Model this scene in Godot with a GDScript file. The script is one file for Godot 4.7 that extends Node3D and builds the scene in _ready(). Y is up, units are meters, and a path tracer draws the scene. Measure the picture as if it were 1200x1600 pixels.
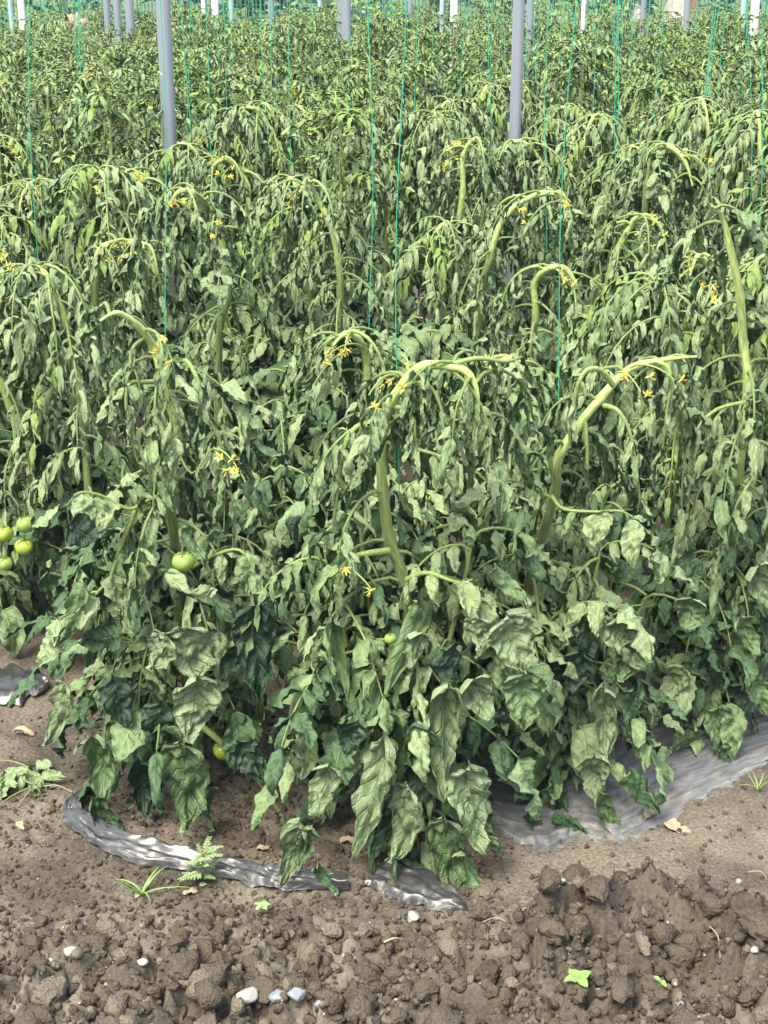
extends Node3D

var rng := RandomNumberGenerator.new()
var used := {}
var M := {}
var upper := []          # upper leaf faces, a few tones
var lower := []          # undersides
var pool := {}           # leaflet meshes by habit
var chord := {}          # leaflet mesh -> its chord (attachment to tip) and half width
var far_leaf := {}       # whole compound leaves for plants further back
var lump := FastNoiseLite.new()
var lump_high := FastNoiseLite.new()
var crumb := FastNoiseLite.new()
var roll_noise := FastNoiseLite.new()
var fine := FastNoiseLite.new()
var crease := FastNoiseLite.new()

# ---------------------------------------------------------------- naming
func numbered(called: String) -> String:
	var n: int = used.get(called, 0)
	used[called] = n + 1
	return called if n == 0 else "%s_%03d" % [called, n]

func thing(called: String, label: String, category: String, at: Vector3, group := "") -> Node3D:
	var o := Node3D.new()
	o.name = numbered(called)
	add_child(o)
	o.position = at
	tag(o, label, category, group)
	return o

func tag(o: Node3D, label: String, category: String, group := "") -> void:
	o.set_meta("label", label)
	o.set_meta("category", category)
	if group:
		o.set_meta("group", group)

func part(called: String, mesh: Mesh, parent: Node, mats := [], at := Transform3D()) -> MeshInstance3D:
	var o := MeshInstance3D.new()
	o.name = called
	o.mesh = mesh
	parent.add_child(o, true)
	o.transform = at
	for i in mini(mats.size(), mesh.get_surface_count()):
		o.set_surface_override_material(i, mats[i])
	return o

func ordinal(n: int) -> String:
	var ones := ["", "first", "second", "third", "fourth", "fifth", "sixth", "seventh", "eighth", "ninth", "tenth", "eleventh", "twelfth", "thirteenth", "fourteenth", "fifteenth", "sixteenth", "seventeenth", "eighteenth", "nineteenth"]
	if n < 20: return ones[n]
	var tens := ["", "", "twent", "thirt", "fort", "fift", "sixt", "sevent", "eight", "ninet"]
	return tens[n / 10] + ("ieth" if n % 10 == 0 else "y-" + ones[n % 10])

func single(called: String, mesh: Mesh, mats: Array, label: String, category: String, at: Transform3D, group := "") -> MeshInstance3D:
	var o := part(numbered(called), mesh, self, mats, at)
	if category:
		tag(o, label, category, group)
	return o

# ---------------------------------------------------------------- meshes
func grid_surface(am: ArrayMesh, p: Array, nu: int, nv: int, flip: bool, off: float, mat: Material, cols := PackedColorArray(), lift := PackedVector3Array()) -> void:
	# p: nu+1 by nv+1 points; normals from neighbours
	var v := PackedVector3Array(); var n := PackedVector3Array(); var t := PackedVector2Array(); var ix := PackedInt32Array()
	var w := nv + 1
	for i in nu + 1:
		for j in w:
			var du: Vector3 = p[mini(i + 1, nu) * w + j] - p[maxi(i - 1, 0) * w + j]
			var dv: Vector3 = p[i * w + mini(j + 1, nv)] - p[i * w + maxi(j - 1, 0)]
			var nn := du.cross(dv)
			if nn.length_squared() < 1e-16:
				var ii := clampi(i, 1, nu - 1)
				nn = (p[(ii + 1) * w + j] - p[(ii - 1) * w + j]).cross(p[ii * w + mini(j + 1, nv)] - p[ii * w + maxi(j - 1, 0)])
			if nn.length_squared() < 1e-18:
				nn = Vector3.UP * (1.0 if flip else -1.0) * (1.0 if i == 0 else -1.0)
			nn = nn.normalized()
			if flip:
				nn = -nn
			v.append(p[i * w + j] + nn * off)
			n.append(nn)
			t.append(Vector2(float(j) / nv, float(i) / nu))
	for i in nu:
		for j in nv:
			var a := i * w + j
			var q := [a, a + w + 1, a + 1, a, a + w, a + w + 1]
			if not flip:
				q = [a, a + 1, a + w + 1, a, a + w + 1, a + w]
			ix.append_array(PackedInt32Array(q))
	var arr := []
	arr.resize(Mesh.ARRAY_MAX)
	arr[Mesh.ARRAY_VERTEX] = v; arr[Mesh.ARRAY_NORMAL] = n; arr[Mesh.ARRAY_TEX_UV] = t; arr[Mesh.ARRAY_INDEX] = ix
	if cols.size():
		arr[Mesh.ARRAY_COLOR] = cols
	am.add_surface_from_arrays(Mesh.PRIMITIVE_TRIANGLES, arr)
	am.surface_set_material(am.get_surface_count() - 1, mat)

# One leaflet of length 1 that leaves its stalk towards +z and sinks: e0, e1 slopes at base and tip (degrees), roll how far the margins curl
func blade(e0: float, e1: float, wide: float, roll: float, twist: float, side: float, nu: int, nv: int, lobes: float, rumple := 1.0) -> ArrayMesh:
	var pts := []
	var pos := Vector3.ZERO
	var ph := rng.randf() * 6.28; var ph2 := rng.randf() * 6.28
	var nl := rng.randi_range(3, 5)
	var teeth := [rng.randf(), rng.randf()]
	var sgn := signf(roll) if roll != 0.0 else 1.0
	var ends := Vector3.ZERO
	var ease_to := rng.randf_range(0.55, 1.1)
	for i in nu + 1:
		var u := float(i) / nu
		var e := deg_to_rad(lerpf(e0, e1, pow(u, ease_to)) + 9.0 * sin(u * 5.0 + ph))
		var yaw := side * u + 0.12 * sin(u * 4.0 + ph2)
		var d := Vector3(sin(yaw) * cos(e), sin(e), cos(yaw) * cos(e))
		if i > 0:
			pos += d / nu
		var b := Vector3(cos(yaw), 0, -sin(yaw))
		var n := d.cross(b).normalized()
		var tw := twist * u * u + 0.15 * sin(u * 6.0 + ph2)
		b = b.rotated(d, tw); n = n.rotated(d, tw)
		var stem_gap := smoothstep(0.03, 0.12, u)
		for j in nv + 1:
			var v := 2.0 * j / nv - 1.0
			var k := 0 if v < 0 else 1
			var tooth: float = absf(fposmod(u * nl + teeth[k], 1.0) * 2.0 - 1.0)
			var hw: float = wide * pow(sin(PI * pow(clampf(u, 0.0, 1.0), 0.66)), 0.72) * stem_gap * (1.0 - lobes * (1.0 - tooth) * smoothstep(0.1, 0.3, u))
			hw *= 1.0 - 0.07 * fposmod(u * 13.0 + teeth[k], 1.0)
			hw = maxf(hw, 0.008)
			var s := v * hw
			var kk := absf(roll) * (0.65 + 0.5 * sin(u * 3.0 + ph)) / wide
			var x := s
			var y := 0.0
			if kk > 0.05:
				x = sin(kk * s) / kk
				y = (1.0 - cos(kk * s)) / kk
			var av := absf(v)
			var vein := absf(sin((u * 7.0 - av * 1.1 + 0.25 * sin(ph + 9.0 * u)) * PI))
			var bump := rumple * wide * (0.17 * (vein - 0.5) * av * (1.3 - av) * 1.8 + 0.16 * sin(u * 11.0 + ph + v * 2.0) * av * av + 0.06 * sin(u * 23.0 + ph2 + v * 5.0) * av - 0.05 * (1.0 - smoothstep(0.0, 0.2, av)))
			bump += rumple * wide * (0.34 * fine.get_noise_2d(u * 100.0 + ph * 90.0, v * 45.0) + 0.2 * fine.get_noise_2d(u * 260.0 + ph2 * 70.0, v * 90.0)) * smoothstep(0.0, 0.2, u)
			pts.append(pos + b * x - n * (y * sgn) + n * bump)
		ends = pos
	var am := ArrayMesh.new()
	grid_surface(am, pts, nu, nv, true, 0.003, upper[0])
	grid_surface(am, pts, nu, nv, false, 0.003, lower[0])
	# which sheet faces along +n: surface 0 must be the upper side
	chord[am] = [ends, wide]
	return am

func tube_arrays(pts: Array, r0: float, r1: float, sides: int, c0: Color, c1: Color, bumpy := 0.0) -> Array:
	var v := PackedVector3Array(); var n := PackedVector3Array(); var c := PackedColorArray(); var ix := PackedInt32Array(); var t := PackedVector2Array()
	var m := pts.size()
	var ref := Vector3(0.31, 0.2, 0.93)
	for i in m:
		var d: Vector3 = (pts[mini(i + 1, m - 1)] - pts[maxi(i - 1, 0)]).normalized()
		var a := ref - d * ref.dot(d)
		if a.length() < 0.05:
			a = Vector3.RIGHT - d * d.x
		a = a.normalized(); ref = a
		var b := d.cross(a)
		var f := float(i) / (m - 1)
		var r := lerpf(r0, r1, f)
		if bumpy > 0.0:
			r *= 1.0 - 0.62 * smoothstep(0.8, 1.0, f)
		if bumpy > 0.0:
			r *= 1.0 + 0.16 * pow(absf(cos(i * 0.52)), 14.0) + bumpy * fine.get_noise_1d(i * 37.0)
		for k in sides + 1:
			var g := TAU * k / sides
			var nn := a * cos(g) + b * sin(g)
			var rr := r * (1.0 + bumpy * 0.5 * sin(g * 2.0 + 1.0))
			v.append(pts[i] + nn * rr); n.append(nn); c.append(c0.lerp(c1, smoothstep(0.3, 0.62, f) if bumpy > 0.0 else f)); t.append(Vector2(float(k) / sides, f * 4.0))
	for i in m - 1:
		for k in sides:
			var q := i * (sides + 1) + k
			ix.append_array(PackedInt32Array([q, q + sides + 2, q + 1, q, q + sides + 1, q + sides + 2]))
	for e in [0, m - 1]:
		var at := v.size()
		var dd: Vector3 = (pts[1] - pts[0]) if e == 0 else (pts[m - 1] - pts[m - 2])
		dd = dd.normalized() * (-1.0 if e == 0 else 1.0)
		v.append(pts[e] + dd * lerpf(r0, r1, float(e) / (m - 1)) * 0.4); n.append(dd); c.append(c0 if e == 0 else c1); t.append(Vector2.ZERO)
		for k in sides:
			var q: int = e * (sides + 1) + k
			ix.append_array(PackedInt32Array([at, q, q + 1] if e == 0 else [at, q + 1, q]))
	var arr := []
	arr.resize(Mesh.ARRAY_MAX)
	arr[Mesh.ARRAY_VERTEX] = v; arr[Mesh.ARRAY_NORMAL] = n; arr[Mesh.ARRAY_COLOR] = c; arr[Mesh.ARRAY_TEX_UV] = t; arr[Mesh.ARRAY_INDEX] = ix
	return arr

func merge(list: Array) -> Array:      # join several array sets into one
	var v := PackedVector3Array(); var n := PackedVector3Array(); var c := PackedColorArray(); var ix := PackedInt32Array(); var t := PackedVector2Array()
	for a in list:
		var at := v.size()
		v.append_array(a[Mesh.ARRAY_VERTEX]); n.append_array(a[Mesh.ARRAY_NORMAL])
		if a[Mesh.ARRAY_COLOR] != null: c.append_array(a[Mesh.ARRAY_COLOR])
		if a[Mesh.ARRAY_TEX_UV] != null: t.append_array(a[Mesh.ARRAY_TEX_UV])
		for i in a[Mesh.ARRAY_INDEX]: ix.append(i + at)
	var arr := []
	arr.resize(Mesh.ARRAY_MAX)
	arr[Mesh.ARRAY_VERTEX] = v; arr[Mesh.ARRAY_NORMAL] = n; arr[Mesh.ARRAY_INDEX] = ix
	if c.size() == v.size(): arr[Mesh.ARRAY_COLOR] = c
	if t.size() == v.size(): arr[Mesh.ARRAY_TEX_UV] = t
	return arr

func moved(a: Array, x: Transform3D) -> Array:
	var b := a.duplicate()
	b[Mesh.ARRAY_VERTEX] = x * (a[Mesh.ARRAY_VERTEX] as PackedVector3Array)
	b[Mesh.ARRAY_NORMAL] = Transform3D(x.basis.orthonormalized(), Vector3.ZERO) * (a[Mesh.ARRAY_NORMAL] as PackedVector3Array)
	return b

func to_mesh(sets: Array, mats: Array) -> ArrayMesh:
	var am := ArrayMesh.new()
	for i in sets.size():
		am.add_surface_from_arrays(Mesh.PRIMITIVE_TRIANGLES, sets[i])
		am.surface_set_material(i, mats[i])
	return am

func smooth(pts: Array, per := 6) -> Array:   # Catmull-Rom through the points
	var out := []
	var m := pts.size()
	for i in m - 1:
		var a: Vector3 = pts[maxi(i - 1, 0)]; var b: Vector3 = pts[i]; var c: Vector3 = pts[i + 1]; var d: Vector3 = pts[mini(i + 2, m - 1)]
		for k in per:
			var t := float(k) / per
			out.append(0.5 * (2.0 * b + (c - a) * t + (2.0 * a - 5.0 * b + 4.0 * c - d) * t * t + (3.0 * b - a - 3.0 * c + d) * t * t * t))
	out.append(pts[m - 1])
	return out

func along(pts: Array, t: float) -> Vector3:
	var f := clampf(t, 0.0, 1.0) * (pts.size() - 1)
	var i := mini(int(f), pts.size() - 2)
	return (pts[i] as Vector3).lerp(pts[i + 1], f - i)

# ---------------------------------------------------------------- tomato plants
const STEM_LOW := Color(0.17, 0.22, 0.075)
const STEM_TOP := Color(0.60, 0.72, 0.27)

func stalk(at: Vector3, yaw: float, length: float, e0: float, e1: float) -> Array:
	var out := [at]
	var p := at
	for i in 9:
		var u := float(i) / 8.0
		var e := deg_to_rad(lerpf(e0, e1, pow(u, 0.6)))
		yaw += rng.randf_range(-0.09, 0.09)
		p += Vector3(sin(yaw) * cos(e), sin(e), cos(yaw) * cos(e)) * length / 9.0
		out.append(p)
	return out

func leaflet(parent: Node, habit: String, at: Vector3, yaw: float, size: float, tone: int, tilt := 0.12) -> void:
	var list: Array = pool[habit]
	var m: Mesh = list[rng.randi() % list.size()]
	var b := Basis(Vector3.UP, yaw) * Basis(Vector3.RIGHT, rng.randf_range(-tilt, tilt)) * Basis(Vector3.BACK, rng.randf_range(-tilt, tilt) * 1.6)
	b = b * Basis.from_scale(Vector3(size * rng.randf_range(0.85, 1.2), size, size))
	part("leaflet", m, parent, [upper[tone], lower[tone]], Transform3D(b, at))

# a compound leaf along pts (in the plant's own space), every leaflet a mesh of its own
func leaf(root: Node3D, pts: Array, r: float, size: float, habit: String, tones: Array, n_pairs := 3, first := 0.34, c0 := Color(0.24, 0.32, 0.10)) -> void:
	var st := part("leaf", to_mesh([tube_arrays(pts, r, r * 0.42, 6, c0, Color(0.17, 0.24, 0.09))], [M.stem]), root)
	for k in n_pairs:
		var t := lerpf(first, 0.9, float(k) / maxf(1.0, n_pairs - 0.4))
		for s in [-1.0, 1.0]:
			var tt := clampf(t + rng.randf_range(-0.05, 0.05), 0.05, 0.97)
			var p := along(pts, tt)
			var d := along(pts, minf(tt + 0.06, 1.0)) - along(pts, tt - 0.06)
			var yaw: float = atan2(d.x, d.z) + s * rng.randf_range(0.7, 1.7)
			var sz := size * rng.randf_range(0.62, 1.0) * (0.8 if k == 0 else 1.0)
			var room: float = p.y + root.position.y - gh(p.x + root.position.x, p.z + root.position.z)
			sz = minf(sz, maxf(0.035, room * 1.05))
			leaflet(st, habit, p, yaw, sz, tones[rng.randi() % tones.size()])
	var q: Vector3 = pts[pts.size() - 1]
	var dq: Vector3 = q - pts[pts.size() - 3]
	var room2: float = q.y + root.position.y - gh(q.x + root.position.x, q.z + root.position.z)
	leaflet(st, habit, q, atan2(dq.x, dq.z), minf(size * 1.2, maxf(0.04, room2 * 1.05)), tones[rng.randi() % tones.size()])

# a leaflet that hangs from a to b (plant space), w wide, turned to show its face towards turn
func hung(root: Node3D, a: Vector3, b: Vector3, w: float, habit: String, tone: int, turn: float) -> void:
	var list: Array = pool[habit]
	var m: Mesh = list[rng.randi() % list.size()]
	var ends: Vector3 = chord[m][0]
	var ax := ends.normalized()
	var lx := (Vector3.RIGHT - ax * ax.x).normalized()
	if habit == "drape": tone = [1, 7, 2, 3, 4, 5, 6, 7][tone]
	var from := Basis(lx, ax, lx.cross(ax))
	var c := (b - a).normalized()
	var face := Vector3(sin(turn), 0.25, cos(turn))
	var n := (face - c * face.dot(c)).normalized()
	var to := Basis(c.cross(n), c, n)
	var sl := (b - a).length() / ends.length()
	var sw: float = w / (2.0 * chord[m][1])
	# in the leaflet's frame the face is x cross chord; keep handedness
	if from.determinant() * to.determinant() < 0.0:
		to.x = -to.x
	var basis2 := to * Basis.from_scale(Vector3(sw, sl, lerpf(sw, sl, 0.5))) * from.inverse()
	part("leaflet", m, root, [upper[tone], lower[tone]], Transform3D(basis2, a + Vector3(0, 0.01, 0.035)))

func flower(parent: Node, at: Vector3, size: float, droop: float, yaw: float) -> void:
	var b := Basis(Vector3.UP, yaw) * Basis(Vector3.RIGHT, droop) * Basis.from_scale(Vector3(0.52, 0.95, 0.52) * size * 0.95)
	part("flower", M.flower_meshes[rng.randi() % M.flower_meshes.size()], parent, [], Transform3D(b, at))

func truss(root: Node3D, at: Vector3, yaw: float, n: int, size: float) -> void:
	var pts := stalk(at, yaw, 0.09, 35.0, -35.0)
	var st := part("flower_truss", to_mesh([tube_arrays(pts, 0.0022, 0.0012, 5, Color(0.36, 0.42, 0.14), Color(0.32, 0.4, 0.12))], [M.stem]), root)
	for k in n:
		var p := along(pts, 0.45 + 0.55 * k / maxf(1, n - 1)) + Vector3(rng.randf_range(-1, 1), rng.randf_range(-1.2, 0.3), rng.randf_range(-1, 1)) * 0.016
		flower(st, p, size * rng.randf_range(0.8, 1.15), rng.randf_range(0.7, 2.6), rng.randf() * TAU)

func tomato(root: Node3D, at: Vector3, r: float) -> void:
	var t := part("tomato", M.tomato_mesh, root, [M.tomatoes[rng.randi() % 2]], Transform3D(Basis(Vector3.UP, rng.randf() * TAU) * Basis(Vector3.RIGHT, rng.randf_range(-0.25, 0.25)) * Basis.from_scale(Vector3.ONE * r), at))
	part("calyx", M.calyx_mesh, t, [])

func stem_part(root: Node3D, pts: Array, r0: float, r1: float, called := "stem", c0 := STEM_LOW, c1 := STEM_TOP) -> Array:
	var kinked := []
	for i in pts.size():
		kinked.append(pts[i] + Vector3(rng.randf_range(-1, 1), 0, rng.randf_range(-1, 1)) * (0.006 if i > 0 else 0.0))
	var s := smooth(kinked)
	part(called, to_mesh([tube_arrays(s, r0 * 1.08, r1 * 1.35, 9, c0, c1, 0.09)], [M.stem]), root)
	return s

# leaves all the way round a stem that is already there
func dress(root: Node3D, s: Array, n: int, size_low: float, size_top: float, reach: float, first := 0.1, last := 0.97, bare := 0.5) -> void:
	n = int(n * 1.95)
	for i in n:
		var f := (i + rng.randf_range(-0.3, 0.3)) / maxf(1.0, n - 1.0)
		var t := clampf(lerpf(first, last, pow(maxf(f, 0.0), 1.12)), first, 1.0)
		var p := along(s, t)
		var yaw := i * 2.39996 + rng.randf_range(-0.4, 0.4)
		var h := clampf(p.y / 0.85, 0.0, 1.0)
		var length := reach * lerpf(1.0, 0.72, h) * rng.randf_range(0.45, 1.15)
		if p.y > bare and cos(yaw) > 0.15 and rng.randf() < 0.75:
			continue
		var size := lerpf(size_low, size_top, h)
		var habit := "wide"
		var x := rng.randf()
		if h > 0.5:
			habit = "rolled" if x < 0.5 else ("small" if x < 0.92 else "turgid")
		else:
			habit = "turgid" if x < 0.3 else ("wide" if x < 0.62 else "rolled")
		var e0 := rng.randf_range(10.0, 45.0) if h < 0.5 else rng.randf_range(-15.0, 45.0)
		var e1 := rng.randf_range(-88.0, -70.0) if h > 0.4 else rng.randf_range(-70.0, -25.0)
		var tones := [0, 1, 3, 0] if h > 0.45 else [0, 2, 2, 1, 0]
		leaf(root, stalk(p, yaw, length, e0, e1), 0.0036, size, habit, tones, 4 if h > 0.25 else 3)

func hero(called_label: String, base: Vector3, stem: Array, r0: float, r1: float, n: int, reach: float, size_low := 0.115, size_top := 0.078, bare := 0.5) -> Array:
	base.y = gh(base.x, base.z)
	var root := thing("tomato_plant", called_label, "tomato plant", base, "tomato plants in the field")
	var local := []
	for p in stem:
		local.append(p - base)
	if local[0].y > 0.02:
		local.push_front(Vector3(local[0].x * 0.35, -0.02, 0))
	var s := stem_part(root, local, r0, r1)
	dress(root, s, n, size_low, size_top, reach, 0.1, 0.97, bare)
	return [root, s]

# a thick arched leaf stalk through given points, hung with shrivelled leaflets
func arch(root: Node3D, pts: Array, r: float, size: float, habit := "rolled", pairs := 4, first := 0.35) -> void:
	var local := []
	for p in pts:
		local.append(p - root.position)
	leaf(root, smooth(local, 4), r, size, habit, [0, 1, 3], pairs, first, Color(0.36, 0.46, 0.14))

# ---------------------------------------------------------------- compound leaves for the rows behind
func make_far_leaf(kind: String) -> ArrayMesh:
	var up := []; var lo := []
	var length := rng.randf_range(0.11, 0.24)
	var e0 := rng.randf_range(-15, 45); var e1 := rng.randf_range(-89, -72)
	var size := rng.randf_range(0.05, 0.076)
	if kind == "perky":
		e0 = rng.randf_range(35, 60); e1 = rng.randf_range(-65, -5); size = rng.randf_range(0.044, 0.064)
	if kind == "low":
		e1 = rng.randf_range(-70, -20); size = rng.randf_range(0.07, 0.1)
	var fineness := [8, 5]
	if kind == "bush":
		e0 = rng.randf_range(15, 50); e1 = rng.randf_range(-80, -35); size = rng.randf_range(0.066, 0.098); length = rng.randf_range(0.15, 0.25); fineness = [13, 8]
	var pts := stalk(Vector3.ZERO, 0.0, length, e0, e1)
	var spots := []
	for k in (4 if kind == "bush" else 6):
		for s in [-1.0, 1.0]:
			spots.append([0.2 + (0.19 if kind == "bush" else 0.13) * k + rng.randf_range(-0.04, 0.04), s * rng.randf_range(0.6, 1.6), rng.randf_range(0.65, 1.0)])
	spots.append([1.0, 0.0, 1.2])
	for sp in spots:
		var m: ArrayMesh
		if kind == "perky":
			m = blade(rng.randf_range(0, 35), rng.randf_range(-80, -5), rng.randf_range(0.13, 0.21), rng.randf_range(-2.8, -1.2), rng.randf_range(-1.2, 1.2), rng.randf_range(-0.9, 0.9), 8, 5, 0.3)
		elif kind == "bush":
			m = blade(rng.randf_range(-45, 15), rng.randf_range(-110, -60), rng.randf_range(0.23, 0.31), rng.randf_range(1.0, 2.6) * (1 if rng.randf() < 0.5 else -1), rng.randf_range(-1.2, 1.2), rng.randf_range(-0.6, 0.6), fineness[0], fineness[1], 0.18, 1.4)
		elif kind == "low":
			m = blade(rng.randf_range(-20, 20), rng.randf_range(-95, -50), rng.randf_range(0.24, 0.32), rng.randf_range(-1.0, 1.2), rng.randf_range(-0.4, 0.4), rng.randf_range(-0.3, 0.3), 7, 4, 0.25)
		else:
			m = blade(rng.randf_range(-40, 10), rng.randf_range(-115, -80), rng.randf_range(0.13, 0.21), rng.randf_range(1.2, 2.8) * (1 if rng.randf() < 0.35 else -1), rng.randf_range(-1.6, 1.6), rng.randf_range(-0.7, 0.7), 8, 5, 0.32, 1.4)
		var at := along(pts, sp[0])
		var d := along(pts, minf(sp[0] + 0.06, 1.0)) - along(pts, sp[0] - 0.06)
		var x := Transform3D(Basis(Vector3.UP, atan2(d.x, d.z) + sp[1]) * Basis.from_scale(Vector3.ONE * size * sp[2]), at)
		up.append(moved(m.surface_get_arrays(0), x)); lo.append(moved(m.surface_get_arrays(1), x))
		chord.erase(m)
	return to_mesh([merge(up), merge(lo), tube_arrays(pts, 0.0034, 0.0013, 4, Color(0.32, 0.4, 0.13), Color(0.2, 0.28, 0.1))], [upper[0], lower[0], M.stem])

func make_field_plant(perky: bool, height: float) -> Node3D:
	var root := Node3D.new()
	var lean := Vector3(rng.randf_range(-0.12, 0.12), 0, rng.randf_range(-0.1, 0.1))
	var yaw := rng.randf() * TAU
	var out := Vector3(sin(yaw), 0, cos(yaw))
	var pts := [Vector3(0, -0.02, 0), Vector3(0, height * 0.3, 0) + lean * 0.5, Vector3(0, height * 0.62, 0) + lean]
	if perky:
		pts += [Vector3(0, height * 0.85, 0) + lean * 0.8, Vector3(0, height * 1.02, 0) + lean]
	else:
		pts += [Vector3(0, height * 0.84, 0) + lean + out * 0.03, Vector3(0, height * 0.95, 0) + lean + out * 0.09, Vector3(0, height * 0.92, 0) + lean + out * 0.16, Vector3(0, height * 0.8, 0) + lean + out * 0.2]
	var s := smooth(pts, 4)
	part("stem", to_mesh([tube_arrays(s, 0.0085, 0.0045, 7, STEM_LOW, STEM_TOP, 0.06)], [M.stem]), root)
	var n := 50
	for i in n:
		var f := float(i) / (n - 1)
		var t := lerpf(0.1, 1.0, pow(f, 0.85))
		var p := along(s, t)
		var h := p.y / height
		var kind := "low" if h < 0.45 else ("perky" if perky and rng.randf() < 0.75 else "wilted")
		var list: Array = far_leaf[kind]
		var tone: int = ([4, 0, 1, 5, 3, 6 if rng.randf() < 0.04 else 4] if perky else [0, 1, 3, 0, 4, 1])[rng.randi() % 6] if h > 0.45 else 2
		var sc := rng.randf_range(0.85, 1.2)
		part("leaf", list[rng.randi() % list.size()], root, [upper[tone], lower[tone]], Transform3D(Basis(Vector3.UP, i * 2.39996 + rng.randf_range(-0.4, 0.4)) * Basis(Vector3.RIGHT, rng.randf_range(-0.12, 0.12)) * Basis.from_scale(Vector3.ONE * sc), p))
	for k in rng.randi_range(1, 3):
		truss(root, along(s, rng.randf_range(0.7, 0.95)), rng.randf() * TAU, rng.randi_range(2, 3), 0.017)
	return root

# ---------------------------------------------------------------- ground
# a leafy side shoot low on a plant, from the stem's foot out to a tip
func shoot(root: Node3D, tip: Vector3, n: int, kind := "bush") -> void:
	var t := tip - root.position
	var s := smooth([Vector3(0, 0.01, 0), Vector3(t.x * 0.45, t.y * 0.4, t.z * 0.45), Vector3(t.x * 0.85, t.y * 0.8, t.z * 0.85), t], 4)
	var sh := part("side_shoot", to_mesh([tube_arrays(s, 0.006, 0.003, 7, STEM_LOW, Color(0.3, 0.38, 0.13), 0.06)], [M.stem]), root)
	for i in n:
		var p := along(s, lerpf(0.16, 1.0, float(i) / (n - 1)))
		var h := p.y / 0.6
		var list: Array = far_leaf[kind if rng.randf() < 0.75 else "wilted"]
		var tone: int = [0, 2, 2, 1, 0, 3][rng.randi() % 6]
		var sc := rng.randf_range(0.75, 1.15) * (1.0 if p.y > 0.2 else 0.75)
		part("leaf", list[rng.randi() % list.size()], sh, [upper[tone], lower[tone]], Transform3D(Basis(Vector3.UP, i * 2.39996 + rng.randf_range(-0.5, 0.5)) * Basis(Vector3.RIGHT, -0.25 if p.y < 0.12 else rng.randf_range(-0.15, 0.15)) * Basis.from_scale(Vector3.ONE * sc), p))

const RIDGE := [Vector3(0.264, 0.000, -1.967), Vector3(0.313, 0.000, -2.013), Vector3(0.383, 0.000, -2.068), Vector3(0.445, 0.000, -2.089), Vector3(0.512, 0.000, -2.075), Vector3(0.568, 0.000, -2.037), Vector3(0.610, 0.000, -1.971), Vector3(0.639, 0.000, -1.908)]

func seg_dist(x: float, z: float, pts: Array) -> float:
	var best := 9.0
	for i in pts.size() - 1:
		var a := Vector2(pts[i].x, pts[i].z); var b := Vector2(pts[i + 1].x, pts[i + 1].z)
		var c := Geometry2D.get_closest_point_to_segment(Vector2(x, z), a, b)
		best = minf(best, c.distance_to(Vector2(x, z)))
	return best

func gh(x: float, z: float) -> float:
	if z < -7.0 or z > 0.5 or absf(x) > 5.0:
		return 0.02 * roll_noise.get_noise_2d(x * 0.3, z * 0.3)
	var h := 0.024 * roll_noise.get_noise_2d(x, z)
	# clods are coarse at the front, fine on the left, smeared flat in the wet patch on the right
	var front := smoothstep(-2.16, -1.92, z)
	var wet := smoothstep(0.12, 0.30, x) * (1.0 - smoothstep(-2.10, -2.0, z)) * smoothstep(-2.75, -2.35, z)
	wet = maxf(wet, (1.0 - smoothstep(-0.72, -0.5, x)) * smoothstep(-3.1, -2.6, z) * (1.0 - smoothstep(-2.55, -2.4, z)) * 0.75)
	var rough := lerpf(0.42, 1.35, front) * (1.0 - 0.85 * wet)
	var wx := x + 0.055 * fine.get_noise_2d(x * 420.0, z * 420.0) + 0.012 * fine.get_noise_2d(x * 2000.0, z * 2000.0)
	var wz := z + 0.055 * fine.get_noise_2d(x * 420.0 + 90.0, z * 420.0) + 0.012 * fine.get_noise_2d(x * 2000.0, z * 2000.0 + 70.0)
	var c := smoothstep(0.0, 0.30, lump.get_noise_2d(wx, wz) + 1.0)
	var tall := 0.5 + 0.5 * lump_high.get_noise_2d(wx, wz)
	h += rough * lerpf(0.010, 0.030, front) * c * (0.35 + 0.9 * tall) - 0.012
	h += 0.022 * front * roll_noise.get_noise_2d(x * 4.0 + 9.0, z * 4.0)
	h += (0.5 + 0.6 * front) * (1.0 - 0.5 * wet) * 0.014 * clampf(-crumb.get_noise_2d(x, z), 0.0, 1.0)
	h += (1.0 - 0.5 * wet) * 0.0045 * fine.get_noise_2d(x * 800.0, z * 800.0) + (1.0 - 0.85 * wet) * 0.006 * fine.get_noise_2d(x * 2300.0, z * 2300.0)
	var d := seg_dist(x, z, RIDGE)
	if d < 0.25 and x > 0.1:
		h += 0.085 * exp(-pow(d / 0.065, 2.0)) * (0.85 + 0.6 * fine.get_noise_2d(x * 700.0, z * 700.0)) + 0.03 * exp(-pow(d / 0.07, 2.0)) * fine.get_noise_2d(x * 1500.0, z * 1500.0)
		h += 0.012 * exp(-pow(d / 0.13, 2.0))
	# the dug hollow behind the front film, and the bed the plants stand in
	h += 0.02 * smoothstep(-2.3, -2.6, z) * (1.0 - smoothstep(-3.0, -2.8, z)) * smoothstep(-0.75, -0.55, x)
	return h

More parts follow.
